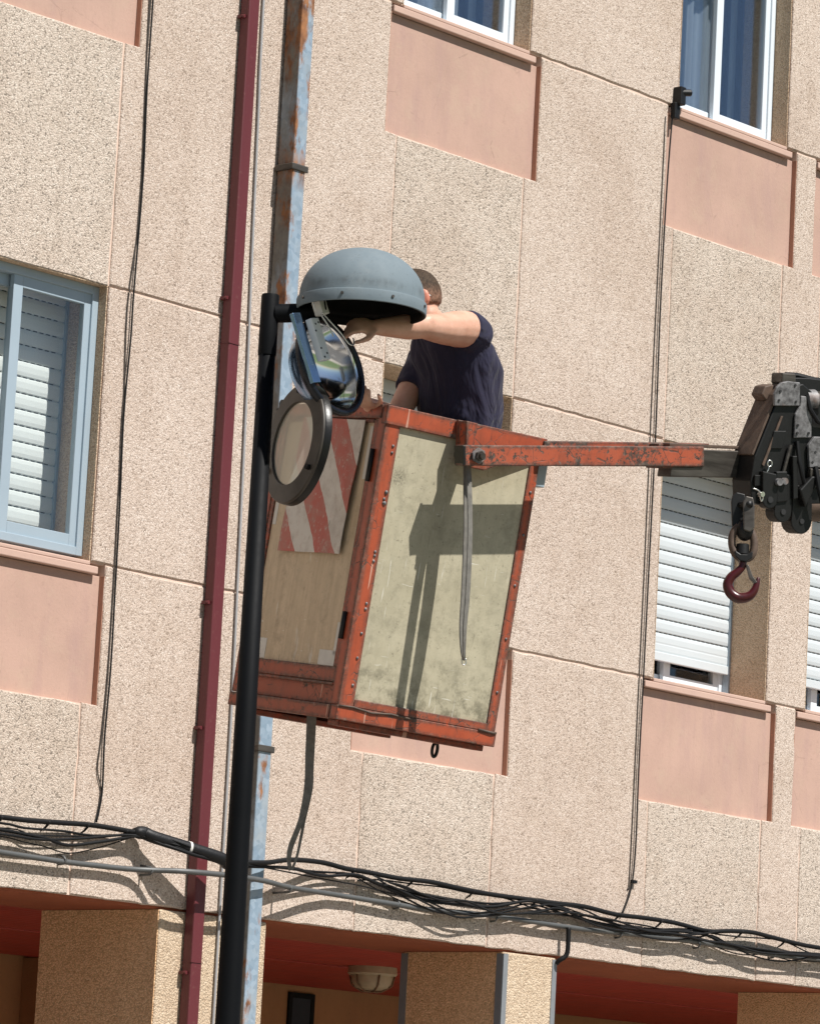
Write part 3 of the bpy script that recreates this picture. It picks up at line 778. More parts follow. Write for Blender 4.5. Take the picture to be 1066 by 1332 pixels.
# porch lamp
t = tag(empty("ceiling_lamp", loc=(16.05, 2.15, ZB + .03)), "yellowed bulkhead lamp with rusty grille on the red porch ceiling", "lamp")
b_ = MB(); b_.lathe([(.0, 0), (.125, 0), (.128, -.035), (.118, -.045), (.0, -.045)], (16.05, 2.15, ZB + .03), (0, 0, 1), (1, 0, 0), 28); b_.build("base", M_lampcase, t, smooth=True, angle=40)
b_ = MB(); b_.lathe([(.108, -.045), (.104, -.08), (.085, -.105), (.05, -.118), (.0, -.121)], (16.05, 2.15, ZB + .03), (0, 0, 1), (1, 0, 0), 28); b_.build("diffuser", M_lampcase, t, smooth=True)
b_ = MB()
for a in (0, 60, 120):
    ca, sa = math.cos(R(a)), math.sin(R(a))
    b_.tube([(16.05 + ca * q, 2.15 + sa * q, ZB + .03 + h) for q, h in ((-.118, -.045), (-.105, -.095), (-.05, -.126), (.05, -.126), (.105, -.095), (.118, -.045))], .005, 5)
b_.build("grille", M_grille, t, smooth=True)

# ------------------------------------------------------------------ street lamp
lamp = tag(empty("street_lamp", loc=(10.592, -2.087, .12)), "black street lamp post with its grey dome head opened and the inner parts hanging", "street lamp")
PX, PY = 10.592, -2.087
MB().tube([(PX, PY, .12), (PX, PY, 1.2), (PX, PY, 3.0), (PX, PY, 4.60)], [.055, .049, .039, .030], 24).build("pole", M_pole, lamp, smooth=True)
cl = MB(); cl.lathe([(0, 4.787), (.030, 4.790), (.0325, 4.784), (.0335, 4.575), (.0325, 4.568), (.030, 4.568)], (PX, PY, 0), (0, 0, 1), (1, 0, 0), 28)
cl.build("pole_sleeve", M_pole, lamp, smooth=True, angle=40)
MB().lathe([(.0, .14), (.11, .14), (.11, .12)], (PX, PY, 0), (0, 0, 1), (1, 0, 0), 24).build("base_plate", M_pole, lamp)
DC = Vector((10.814, -2.327, 4.742))                       # dome rim centre
RD = .231
dirA = (Vector((DC.x, DC.y, 0)) - Vector((PX, PY, 0))).normalized()
a0 = Vector((PX, PY, 4.722)) + dirA * .02; a1 = Vector((DC.x, DC.y, 4.735)) - dirA * .16
MB().tube([a0, a1], .034, 20).build("arm", M_pole, lamp, smooth=True, angle=40)
prof = [(RD - .002, -.002), (RD + .002, .0), (RD + .003, .010), (RD + .003, .036), (RD + .001, .041), (RD - .005, .043), (RD - .006, .052)]
for i in range(1, 15):
    a = math.pi / 2 * i / 14
    prof.append(((RD - .006) * math.cos(a) ** .96 if i < 14 else 0.0, .052 + .180 * math.sin(a)))
inn = [(r_ * .965, h - .006) for r_, h in prof[3:]]
dm = MB(); dm.lathe(prof, DC, (0, 0, 1), (1, 0, 0), 64)
dm.build("canopy", M_dome, lamp, smooth=True, angle=30)
im = MB(); im.lathe([(RD - .003, -.0025), (RD - .011, .0)] + inn[::1], DC, (0, 0, 1), (1, 0, 0), 48); im.build("canopy_lining", M_dark, lamp, smooth=True)
sc_ = MB()
for ang in (205, 250, 295, 340, 25, 70, 115, 160):
    d_ = Vector((math.cos(R(ang)), math.sin(R(ang)), 0)); c = DC + d_ * (RD + .002) + Vector((0, 0, .022)); sc_.tube([c, c + d_ * .005], .0055, 8)
sc_.build("lip_screw", M_tube, lamp)['kind'] = 'stuff'
# plate with gear still inside the dome
MB().box(DC.x - .09, DC.x + .09, DC.y - .07, DC.y + .07, DC.z + .10, DC.z + .13).build("gear_plate", M_dark, lamp, bevel=.004)
# reflector hanging from its hinge
BC = Vector((10.751, -2.251, 4.542)); BN = Vector((.0892, -.9686, .2484)).normalized(); BL = Vector((.378, -.198, -.9077)).normalized()
BS = BN.cross(BL)
rp = [(.178, -.012), (.182, -.004), (.182, .006), (.174, .010), (.166, .006), (.160, -.01), (.150, -.045), (.125, -.085), (.085, -.112), (.04, -.125), (0, -.128)]
rf = MB(); rf.lathe(rp, BC, BN, BL, 56); 
ro = [(r_ + .004, h - .004) for r_, h in rp[5:-1]] + [(0, -.134)]
rf.build("reflector", M_chrome, lamp, smooth=True, angle=50)
rf2 = MB(); rf2.lathe([(.178, -.013)] + ro, BC, BN, BL, 56); rf2.build("reflector_shell", M_bluemet, lamp, smooth=True)
lr = MB(); lr.lathe([(.184, -.014), (.187, -.004), (.187, .007), (.182, .014), (.172, .016), (.163, .010), (.161, .002)], BC, BN, BL, 56); lr.build("reflector_rim", M_rim, lamp, smooth=True)
# driver box bolted to the reflector edge
def obox(c, X, Y, Z, hx, hy, hz):
    m = MB(); vs = [Vector(c) + X * sx * hx + Y * sy * hy + Z * sz * hz for sz in (-1, 1) for sx, sy in ((-1, -1), (1, -1), (1, 1), (-1, 1))]
    m.add(vs, [(0, 3, 2, 1), (4, 5, 6, 7), (0, 1, 5, 4), (1, 2, 6, 5), (2, 3, 7, 6), (3, 0, 4, 7)]); return m
GL = (BL * .985 - BS * .12).normalized(); GS = BN.cross(GL)
if GS.dot(CR) < 0: GS = -GS
GC0 = Vector((10.630, -2.296, 4.612))
drv = obox(GC0, GL, GS, BN, .078, .024, .014).build("driver_box", M_white, lamp, bevel=.003)
h_ = MB()
for u, v in ((-.06, .012), (-.055, -.008), (-.03, -.018), (.035, -.018), (.055, .010), (.068, -.012)):
    c = GC0 + GL * u + GS * v + BN * .0135; h_.tube([c, c + BN * .002], .004, 8)
h_.build("screw_hole", M_slot, drv)
obox(GC0 - GL * .115 + GS * .06 + BN * .01, GL, GS, BN, .028, .022, .018).build("terminal_block", M_white, lamp, bevel=.003)
obox(GC0 + GL * .02 - GS * .052 - BN * .028, GL, GS, BN, .13, .024, .008).build("hinge_plate", M_bluemet, lamp, bevel=.002)
def wire(pts, rad, mat, parent): return MB().tube(catmull(pts, 6), rad, 5).build("wire", mat, parent, smooth=True)
g = GC0 + BN * .03
wire([g - GL * .09 + GS * .03, g - GL * .05 + GS * .07, g - GL * .01 + GS * .11, g + GL * .03 + GS * .14, g + GL * .035 + GS * .17, g + GL * .01 + GS * .18], .0028, M_wire, lamp)
wire([g - GL * .10 - GS * .01, g - GL * .16 + GS * .0, g - GL * .18 + GS * .05, g - GL * .15 + GS * .10], .0025, M_white, lamp)
wire([g - GL * .08 + GS * .02, g - GL * .03 + GS * .05, g + GL * .0 + GS * .055], .003, M_white, lamp)
wire([g - GL * .10 + GS * .06, g - GL * .17 + GS * .08, g - GL * .20 + GS * .12], .003, M_black, lamp)
# glass cover ring hanging by its hinge
RC = Vector((10.697, -2.147, 4.261)); RN = Vector((-.9396, .3345, .0733)).normalized(); RM = Vector((-.0073, -.2336, .9723)); RM = (RM - RN * RM.dot(RN)).normalized()
rg = MB(); rg.lathe([(.150, .004), (.153, .010), (.215, .006), (.2195, .002), (.2195, -.004), (.206, -.006), (.150, -.004)], RC, RN, RM, 64, closed=True)
ring = rg.build("cover_ring", M_ringp, lamp, smooth=True, angle=35)
rw = MB(); rw.lathe([(.2195, -.0045), (.2215, -.008), (.2215, -.032), (.213, -.036), (.207, -.032), (.205, -.0075)], RC, RN, RM, 64, closed=True)
rw.build("ring_wall", M_ringblk, ring, smooth=True, angle=35)
gm = MB(); gm.lathe([(.152, .001), (.10, -.004), (.05, -.006), (0, -.007)], RC, RN, RM, 48); gm.build("cover_glass", M_cover, ring, smooth=True)
RS = RN.cross(RM)
cb = MB()
for ang in (8, 128, 248):
    d_ = RM * math.cos(R(ang)) + RS * math.sin(R(ang)); c = RC + d_ * .19 + RN * .008
    cb.tube([c, c + RN * .014], .010, 8)
cb.build("catch", M_dark, ring)
top = RC + RM * .205
wire([top, top + RM * .06 + RN * .01, BC - BL * -.10 - BN * .05], .004, M_black, lamp)

# ------------------------------------------------------------------ work basket (local axes: x along front, y to the back, z up)
A = Vector((.9564278, -.2879983, -.0479886)); B = Vector((.2919168, .9463601, .1385179)); Cc = Vector((-.0055215, .1464911, -.9891966))
O = Vector((11.077988, -2.244653, 4.457945))
H, BW, BD = 1.1507, .678, .81
def LW(a, b, c): return O + A * a + B * b + Cc * c
MBK = Matrix(((A.x, B.x, -Cc.x, 0), (A.y, B.y, -Cc.y, 0), (A.z, B.z, -Cc.z, 0), (0, 0, 0, 1)))
base0 = LW(0, 0, H); MBK.translation = base0
bas = tag(empty("work_basket", MBK), "tilted orange work basket with scratched grey-green panel hanging from the crane arm", "work basket")
def lbx(name, mat, a0, a1, b0, b1, c0, c1, bevel=.003, parent=None):
    return MB().box(a0, a1, b0, b1, H - c1, H - c0).build(name, mat, parent or bas, bevel=bevel, local=True)
def corner(name, pts, c0, c1, mat=M_or):
    m = MB(); m.prism(pts, lambda u, v, d: (u, v, H - d), c0, c1); return m.build(name, mat, bas, bevel=.0025, local=True)
T = .006
corner("corner_post", [(0, 0), (.064, 0), (.064, T), (T, T), (T, .060), (0, .060)], .0, 1.098)
corner("corner_post", [(BW, 0), (BW, .05), (BW - T, .05), (BW - T, T), (BW - .040, T), (BW - .040, 0)], .0, 1.098)
corner("corner_post", [(0, BD), (0, BD - .05), (T, BD - .05), (T, BD - T), (.05, BD - T), (.05, BD)], .0, 1.098)
corner("corner_post", [(BW, BD), (BW - .05, BD), (BW - .05, BD - T), (BW - T, BD - T), (BW - T, BD - .05), (BW, BD - .05)], .0, 1.098)
lbx("top_rail", M_or, -.004, .30, -.006, .030, -.004, .066)
lbx("top_rail", M_or, .302, BW + .003, -.005, .029, -.004, .060)
lbx("top_rail", M_or, -.006, .028, .032, BD, -.004, .046)
lbx("top_rail", M_or, BW - .024, BW + .004, .032, BD - .032, -.004, .050)
lbx("top_rail", M_or, .03, BW, BD - .030, BD + .004, -.004, .050)
lbx("bottom_rail", M_or, -.004, BW + .004, -.006, .045, 1.0985, H)
lbx("bottom_rail", M_ordark, -.006, .045, .047, BD + .004, 1.100, H)
lbx("bottom_rail", M_or, BW - .040, BW + .004, .047, BD + .004, 1.0985, H)
lbx("bottom_rail", M_or, .047, BW - .042, BD - .04, BD + .004, 1.0985, H)
lbx("floor", M_ordark, .046, BW - .041, .046, BD - .041, 1.115, 1.135)
lbx("skid", M_ordark, .03, BW - .02, .03, .11, H + .0005, H + .022)
lbx("skid", M_ordark, .03, BW - .02, BD - .11, BD - .03, H + .0005, H + .022)
lbx("bottom_angle", M_or, .064, BW - .04, -.003, .003, 1.068, 1.098)
fp = lbx("front_panel", M_sage, .058, BW - .034, .007, .016, .05, 1.098, 0)
lbx("right_panel", M_sage, BW - .016, BW - .007, .04, BD - .04, .04, 1.098, 0)
lbx("back_panel", M_tan, .04, BW - .04, BD - .016, BD - .007, .04, 1.098, 0)
# left side: a door frame with tan sheet, kick board below
lp = lbx("left_panel", M_tan, .010, .018, .06, BD - .05, .03, .985, 0)
lbx("door_rail", M_ordark, .002, .012, .060, BD - .05, .963, 1.018)
lbx("door_stile", M_ordark, .003, .012, .0605, .090, .05, .962)
lbx("door_stile", M_ordark, .003, .012, BD - .075, BD - .051, .05, .962)
lbx("door_rail", M_ordark, .003, .012, .091, BD - .076, .047, .062)
lbx("kick_board", M_ordark, .016, .022, .047, BD - .046, 1.022, 1.0995)
lbx("lower_lip", M_ordark, -.003, .015, .06, BD - .05, 1.020, 1.030)
hg = MB(); hg.tube([(-.006, .052, H - .76), (-.006, .052, H - .86)], .010, 10); hg.build("hinge", M_steelg, bas, smooth=True, local=True)
hg = MB(); hg.tube([(-.006, .052, H - .16), (-.006, .052, H - .28)], .010, 10); hg.build("hinge", M_steelg, bas, smooth=True, local=True)
lt = MB(); lt.tube([(-.03, BD - .06, H + .0), (.0, BD - .06, H + .0)], .016, 8); lt.tube([(-.034, BD - .05, H - .02), (-.02, BD - .06, H - .06), (-.02, BD - .055, H - .10)], .007, 6)
lt.build("latch", M_steelg, bas, smooth=True, local=True)
for b0, b1, c0, c1 in ((.092, .118, .075, .27), (.092, .115, .80, .92), (.092, .215, .905, .961), (.62, .70, .885, .960), (.705, .73, .37, .455)):
    lbx("tape_patch", M_tapew, .0085, .0099, b0, b1, c0, c1, 0)
sg = MB()
n1, n2 = 10, 12; tl, trr, brr, bl_ = (.60, .045), (.140, .055), (.168, .552), (.631, .555)
vs = []
for j in range(n2 + 1):
    for i in range(n1 + 1):
        u, v = i / n1, j / n2
        bb = (1 - v) * ((1 - u) * tl[0] + u * trr[0]) + v * ((1 - u) * bl_[0] + u * brr[0]); c_ = (1 - v) * ((1 - u) * tl[1] + u * trr[1]) + v * ((1 - u) * bl_[1] + u * brr[1])
        dent = .010 * math.exp(-((bb - .19) / .05) ** 2 - ((c_ - .32) / .06) ** 2)
        vs.append((-.002 - .008 * noise.noise((bb * 5, c_ * 5, 3)) - .004 - dent, bb, H - c_))
m_ = n1 + 1; K = len(vs)
vs += [(x + .003, y, z) for x, y, z in vs]
fs = [(j * m_ + i, j * m_ + i + 1, (j + 1) * m_ + i + 1, (j + 1) * m_ + i) for j in range(n2) for i in range(n1)]
fs += [tuple(K + q for q in f[::-1]) for f in fs]
bd = [i for i in range(m_)] + [j * m_ + n1 for j in range(1, n2 + 1)] + [n2 * m_ + i for i in range(n1 - 1, -1, -1)] + [j * m_ for j in range(n2 - 1, 0, -1)]
fs += [(bd[i], bd[(i + 1) % len(bd)], K + bd[(i + 1) % len(bd)], K + bd[i]) for i in range(len(bd))]
sg.add(vs, fs).build("striped_sign", M_sign, bas, local=True)
# rivets
rv = MB()
for c in (.14, .165, .335, .35, .53, .545, .565, .72, .74, .83, .92, 1.02): rv.ell((.046, -.001, H - c), .006, .004, .006, nu=8, nv=4)
for c in (.2, .36, .55, .75, .95): rv.ell((BW - .02, -.001, H - c), .006, .004, .006, nu=8, nv=4)
for c in (.31, .35): rv.ell((.05, -.001, H - c), .008, .006, .008, nu=8, nv=4)
rv.build("rivet", M_plate, bas, smooth=True, local=True)['kind'] = 'stuff'
wd = MB(); wd.tube([(.0, -.007, H - 1.100), (.06, -.008, H - 1.098), (.14, -.008, H - 1.107), (.22, -.008, H - 1.099), (.32, -.007, H - 1.104)], .004, 6)
wd.build("weld_bead", M_rusty, bas, smooth=True, local=True)
wd = MB(); wd.tube([(.60, -.007, H - 1.096), (.66, -.009, H - 1.100), (BW, -.007, H - 1.098)], .005, 6); wd.build("weld_bead", M_rusty, bas, smooth=True, local=True)
# pivot bracket on the front
br = MB(); br.prism([(.285, -.004), (.312, .158), (.43, .158), (.675, .03), (.68, -.006)], lambda u, v, d: (u, d, H - v), -.026, -.008)
br.build("pivot_plate", M_or, bas, bevel=.003, local=True)
br = MB(); br.prism([(.285, .0), (.31, .150), (.335, .150), (.335, .0)], lambda u, v, d: (u, d, H - v), -.085, -.027)
br.build("pivot_gusset", M_or, bas, bevel=.003, local=True)
br = MB(); br.tube([(.325, -.0985, H - .125), (.325, -.027, H - .118)], .036, 18); br.build("pivot_boss", M_steelg, bas, smooth=True, local=True, angle=40)
lbx("side_bracket", M_alub, BW + .005, BW + .05, .02, .07, .07, .17)

# ------------------------------------------------------------------ crane arm (same local axes as the basket)
MCR = MBK.copy(); MCR.translation = LW(1.5, -.2, 0)
crn = tag(empty("lorry_crane", MCR), "chipped orange lifting arm with a black crane head reaching in from the right", "crane")
def L3(a, b, c): p_ = LW(a, b, c) - LW(1.5, -.2, 0); return Vector((p_.dot(A), p_.dot(B), -p_.dot(Cc)))
def cpr(name, pts, b0, b1, mat, bevel=.003, parent=None):
    m = MB(); m.prism(pts, lambda u, v, d: L3(u, d, v), b0, b1)
    return m.build(name, mat, parent or crn, bevel=bevel, local=True)
def ctube(name, pts, rad, mat, n=16, parent=None, angle=40):
    return MB().tube([L3(*p_) for p_ in pts], rad, n).build(name, mat, parent or crn, smooth=True, local=True, angle=angle)
cpr("near_arm", [(.243, .097), (1.285, -.094), (1.300, -.020), (.258, .171)], -.158, -.100, M_orarm, .004)
cpr("arm_end_plate", [(.2425, .101), (.252, .099), (.267, .166), (.2575, .168)], -.1595, -.097, M_steelg, .001)
cpr("rear_arm", [(.66, .004), (1.335, -.116), (1.34, -.06), (.67, .06)], -.035, .03, M_orarm, .004)
cpr("arm_cap", [(1.12, -.073), (1.345, -.1165), (1.348, -.105), (1.122, -.058)], -.0995, -.036, M_orarm, .002)
cpr("arm_web", [(1.13, .010), (1.26, -.013), (1.262, -.006), (1.132, .018)], -.150, -.02, M_orarm, .002)
cpr("telescopic_tube", [(1.16, -.062), (1.47, -.112), (1.47, -.008), (1.16, .045)], -.150, -.060, M_tube, .004)
cpr("tube_lip", [(1.14, -.080), (1.47, -.130), (1.47, -.118), (1.142, -.068)], -.14, -.09, M_rusty, .002)
# pivot bolt
pv = (.311, .124)
nut = MB(); nut.prism([(pv[0] + .030 * math.cos(R(60 * i + 12)), pv[1] + .030 * math.sin(R(60 * i + 12))) for i in range(6)], lambda u, v, d: L3(u, d, v), -.1695, -.1595)
nut.build("washer_plate", M_plate, crn, bevel=.001, local=True)
nut = MB(); nut.prism([(pv[0] + .019 * math.cos(R(60 * i + 30)), pv[1] + .019 * math.sin(R(60 * i + 30))) for i in range(6)], lambda u, v, d: L3(u, d, v), -.183, -.170)
nut.build("nut", M_tube, crn, bevel=.001, local=True)
ctube("bolt", [(pv[0], -.197, pv[1]), (pv[0], -.1835, pv[1])], .011, M_tube, 12)
# head
head_pts = [(1.455, -.090), (1.455, .004), (1.475, .085), (1.515, .085), (1.70, .05), (1.85, .02), (1.85, -.30), (1.62, -.40), (1.545, -.372), (1.52, -.33)]
cpr("head_block", head_pts, -.25, -.125, M_steelg, .005)
cpr("head_cap", [(1.452, -.092), (1.517, -.333), (1.542, -.376), (1.535, -.382), (1.508, -.336), (1.444, -.096)], -.245, -.122, M_rusty, .002)
cpr("head_knuckle", [(1.475, -.33), (1.485, -.365), (1.515, -.378), (1.55, -.37), (1.55, -.33), (1.50, -.31)], -.20, -.128, M_rusty, .006)
cpr("cover_plate", [(1.498, -.291), (1.487, -.335), (1.493, -.362), (1.512, -.384), (1.54, -.394), (1.597, -.400), (1.612, -.313)], -.264, -.2515, M_plate, .003)
cpr("cover_plate", [(1.600, -.281), (1.612, -.190), (1.690, -.206), (1.676, -.300), (1.650, -.318), (1.640, -.355), (1.612, -.352), (1.615, -.313)], -.262, -.2515, M_plate, .003)
cpr("cover_plate", [(1.679, -.175), (1.70, -.212), (1.84, -.235), (1.85, -.12), (1.701, -.093)], -.266, -.2515, M_plate, .003)
scr = MB()
for u, v in ((1.512, -.315), (1.590, -.325), (1.512, -.35), (1.575, -.385), (1.62, -.21), (1.672, -.22), (1.617, -.24), (1.71, -.115), (1.715, -.155), (1.76, -.12)):
    scr.tube([L3(u, -.2675, v), L3(u, -.262, v)], .005, 8)
scr.build("screw", M_slot, crn, local=True)
cpr("knob", [(1.535, -.385), (1.530, -.425), (1.592, -.435), (1.600, -.395)], -.235, -.16, M_tube, .006)
cpr("top_bracket", [(1.56, -.385), (1.57, -.415), (1.66, -.43), (1.86, -.45), (1.86, -.30), (1.60, -.36)], -.225, -.13, M_steelg, .004)
cpr("rib", [(1.61, -.12), (1.63, -.125), (1.665, .03), (1.645, .04)], -.275, -.251, M_steelg, .003)
cpr("rib", [(1.54, -.26), (1.55, -.262), (1.50, -.06), (1.49, -.065)], -.256, -.2505, M_rusty, .001)
cpr("hydraulic_clamp", [(1.66, -.34), (1.70, -.375), (1.72, -.30), (1.68, -.26)], -.25, -.20, M_steelg, .005)
ctube("hydraulic_cylinder", [(1.665, -.22, -.345), (2.9, -.22, -.56)], .036, M_tube, 20)
ctube("cylinder_gland", [(1.655, -.22, -.343), (1.70, -.22, -.351)], .043, M_plate, 20)
ctube("hydraulic_hose", [(1.575, -.19, -.425), (1.62, -.20, -.432), (1.70, -.21, -.43), (1.80, -.21, -.44), (2.3, -.21, -.52)], .011, M_black, 8)
ctube("hydraulic_hose", [(1.64, -.255, -.36), (1.66, -.265, -.31), (1.70, -.27, -.27), (1.80, -.26, -.26), (2.3, -.25, -.36)], .009, M_black, 8)
ctube("hydraulic_hose", [(1.72, -.275, -.10), (1.735, -.30, -.02), (1.76, -.30, .03), (1.80, -.28, .05), (1.95, -.26, .03)], .010, M_black, 8)
ctube("hydraulic_hose", [(1.63, -.258, -.18), (1.64, -.275, -.11), (1.66, -.28, -.06), (1.69, -.27, -.02), (1.72, -.258, .02)], .008, M_black, 8)
ctube("guide_rod", [(1.60, -.262, -.16), (1.585, -.262, -.03)], .007, M_tube, 8)
cpr("spacer", [(1.52, -.20), (1.575, -.21), (1.57, -.14), (1.515, -.13)], -.257, -.2505, M_steelg, .003)
cpr("spacer", [(1.70, -.09), (1.78, -.10), (1.78, -.03), (1.71, -.02)], -.275, -.2505, M_tube, .004)
# lower lugs with pin holes
def lug(cu, cv, r_, top_v, b0, b1, hole, mat=M_steelg, slant=-.02):
    pts = [(cu + r_ * math.cos(R(a)), cv + r_ * math.sin(R(a))) for a in range(-10, 191, 20)]
    pts += [(cu - r_ * .95 + slant, top_v), (cu + r_ * .95 + slant, top_v)]
    o_ = cpr("lug", pts, b0, b1, mat, .004)
    ctube("pin", [(cu, b0 - .004, cv), (cu, b0 + .02, cv)], hole, M_slot, 12, o_)
    return o_
lug(1.538, .060, .034, -.04, -.275, -.235, .012)
lug(1.615, .093, .040, -.05, -.262, -.20, .011)
lug(1.712, .112, .048, -.02, -.255, -.185, .010)
ctube("cross_pin", [(1.56, -.29, -.012), (1.56, -.24, -.012)], .014, M_plate, 12)
ctube("cross_pin", [(1.588, -.285, -.02), (1.588, -.24, -.02)], .013, M_plate, 12)
cpr("cheek", [(1.55, -.05), (1.60, -.06), (1.625, .05), (1.575, .065)], -.27, -.2505, M_steelg, .004)
cpr("cheek", [(1.66, .0), (1.705, -.06), (1.75, -.075), (1.70, .06)], -.285, -.2505, M_steelg, .006)
cpr("pad", [(1.462, -.02), (1.505, -.028), (1.513, .012), (1.468, .02)], -.262, -.2505, M_steelg, .002)
ctube("boom_tube", [(1.70, -.19, .055), (1.76, -.19, .045), (4.6, -.19, -.45)], .060, M_rusty, 24)
cpr("boom", [(1.845, -.30), (4.6, -.78), (4.6, -.50), (1.845, .015)], -.27, -.10, M_steelg, .006)
# cotter pins of bright wire
def cotter(u, v, b, flip=1):
    P = [(u, b, v)]
    ring_ = [(u + .010 * math.cos(R(a)), b - .006, v - .012 + .012 * math.sin(R(a))) for a in range(90, 451, 40)]
    tail = [(u - .002 * flip, b - .006, v + .012), (u - .006 * flip, b - .006, v + .022), (u + .002 * flip, b - .006, v + .032), (u - .004 * flip, b - .005, v + .042), (u + .004 * flip, b - .005, v + .05)]
    MB().tube(catmull([L3(*p_) for p_ in ring_ + tail], 4), .0026, 6).build("cotter_pin", M_wire, crn, smooth=True, local=True)
cotter(1.515, -.062, -.262); 
MB().tube(catmull([L3(1.435, -.30, .035), L3(1.455, -.305, .038), L3(1.475, -.305, .050), L3(1.487, -.30, .062), L3(1.482, -.30, .075), L3(1.470, -.30, .055)], 4), .0028, 6).build("cotter_pin", M_wire, crn, smooth=True, local=True)
ctube("clevis_pin", [(1.475, -.312, .050), (1.475, -.29, .050)], .010, M_wire, 12)

# ------------------------------------------------------------------ hook hanging under the crane head
HP = Vector((12.3723, -2.8828, 4.2854))
HX = Vector((.664, -.748, 0)).normalized(); HY = Vector((HX.y, -HX.x, 0))
if HY.dot(CF) < 0: HY = -HY
hk = tag(empty("crane_hook", loc=HP), "dark red swivel hook on an oval steel link hanging under the crane head", "hook")
def hp(px, py, d=0.0):
    dx, dy = px - 963, py - 645
    return HP + HX * ((dx + .055 * dy) / 371) + Vector((0, 0, -dy / 371)) + HY * d
def hpr(name, pts, d0, d1, mat, bevel=.003, parent=None):
    m = MB(); m.prism(pts, lambda u, v, d: hp(u, v, d), d0, d1); return m.build(name, mat, parent or hk, bevel=bevel)
hpr("clevis", [(947, 652), (949, 643), (955, 638), (966, 640), (970, 652), (968, 692), (960, 697), (948, 690)], .005, .03, M_steelg, .004)
hpr("clevis", [(962, 655), (966, 646), (976, 648), (978, 660), (977, 690), (971, 697), (962, 694)], -.05, -.025, M_tube, .004)
MB().tube([hp(955, 655, .035), hp(972, 658, -.055)], .013, 14).build("clevis_pin", M_steelg, hk, smooth=True)
bl2 = MB(); bl2.ell(hp(965, 692, -.01), .034, .034, .042, nu=20, nv=12); bl2.build("swivel_ball", M_steelg, hk, smooth=True)
lk = [(957, 687), (951, 693), (947, 703), (947, 715), (951, 726), (958, 731), (967, 732), (974, 727), (977, 717), (977, 704), (974, 694), (969, 688), (957, 687)]
MB().tube(catmull([hp(x, y, -.01) for x, y in lk], 4), .0145, 12, caps=False).build("link", M_rusty, hk, smooth=True)
hpr("link_base", [(950, 722), (958, 727), (967, 727), (975, 722), (974, 732), (966, 738), (957, 737), (950, 730)], -.035, .02, M_steelg, .004)
MB().tube([hp(962, 712, -.01), hp(961, 726, -.01)], [.024, .026], 16).build("swivel_nut", M_steelg, hk, smooth=True, angle=40)
ht = [(962, 735), (960, 744), (953, 752), (945, 759), (940, 769), (943, 780), (952, 787), (962, 787), (971, 783), (977, 775), (981, 764), (983, 757)]
hr = [.014, .0145, .0165, .018, .019, .020, .0205, .020, .018, .015, .011, .005]
hpth = catmull([hp(x, y, -.01) for x, y in ht], 4); hrr = []
for i in range(len(hpth)):
    f = i / 4; j = min(int(f), len(hr) - 2); hrr.append(hr[j] + (hr[j + 1] - hr[j]) * (f - j))
MB().tube(hpth, hrr, 14).build("hook_body", M_hookred, hk, smooth=True)
hpr("latch", [(965, 741), (969, 741), (975, 757), (981, 765), (977, 767), (970, 760)], -.022, .002, M_tube, .002)

# ------------------------------------------------------------------ straps and clip
def ribbon(pts, wdir, w, thick, name, mat, parent=None):
    P = catmull(pts, 6); m = MB(); vs = []
    if not isinstance(w, (list, tuple)): w = [w] * len(pts)
    for i, p_ in enumerate(P):
        f = i / 6; j = min(int(f), len(w) - 2); ww = w[j] + (w[j + 1] - w[j]) * (f - j)
        t_ = (P[min(i + 1, len(P) - 1)] - P[max(i - 1, 0)]).normalized()
        d_ = Vector(wdir); d_ = (d_ - t_ * d_.dot(t_)).normalized(); n_ = t_.cross(d_)
        vs += [p_ - d_ * ww / 2 - n_ * thick / 2, p_ + d_ * ww / 2 - n_ * thick / 2, p_ + d_ * ww / 2 + n_ * thick / 2, p_ - d_ * ww / 2 + n_ * thick / 2]
    fs = [(4 * i + k, 4 * i + (k + 1) % 4, 4 * i + 4 + (k + 1) % 4, 4 * i + 4 + k) for i in range(len(P) - 1) for k in range(4)]
    fs += [(0, 1, 2, 3), (len(vs) - 4, len(vs) - 3, len(vs) - 2, len(vs) - 1)]
    return m.add(vs, fs).build(name, mat, parent)
sp_ = tag(empty("strap", loc=LW(.34, -.12, .15)), "worn grey webbing strap dangling from the pivot in front of the grey-green panel", "strap", "straps hanging on the basket")
WD = Vector((.92, .22, .16))
ply = [LW(.315, -.075, .13), LW(.330, -.09, .25), LW(.350, -.11, .42), LW(.364, -.135, .62), LW(.368, -.15, .74), LW(.382, -.16, .83), LW(.394, -.162, .862)]
ribbon(ply, WD, [.044, .046, .045, .043, .034, .024, .010], .004, "webbing", M_strap, sp_)
off = Vector((-.044, -.055, -.008))
ribbon([p_ + off * q for p_, q in zip(ply, (.4, .8, 1, 1, .9, .5, .1))], WD, [.034, .034, .034, .033, .028, .018, .008], .004, "webbing", M_strap, sp_)
MB().tube(catmull([LW(.392, -.16, .85), LW(.386, -.16, .862), LW(.394, -.16, .880), LW(.405, -.16, .872), LW(.400, -.16, .855)], 4), .003, 6).build("end_ring", M_wire, sp_, smooth=True)
sp2 = tag(empty("strap", loc=(11.22, -1.82, 3.37)), "dark looped strap hanging down below the basket floor", "strap", "straps hanging on the basket")
WD2 = CR
ribbon([Vector(p_) for p_ in ((11.218, -1.821, 3.36), (11.236, -1.806, 3.22), (11.243, -1.800, 3.10), (11.242, -1.775, 2.98), (11.238, -1.735, 2.88), (11.244, -1.724, 2.83), (11.255, -1.725, 2.795))], WD2, [.036, .034, .030, .020, .020, .016, .012], .005, "webbing", M_strap, sp2)
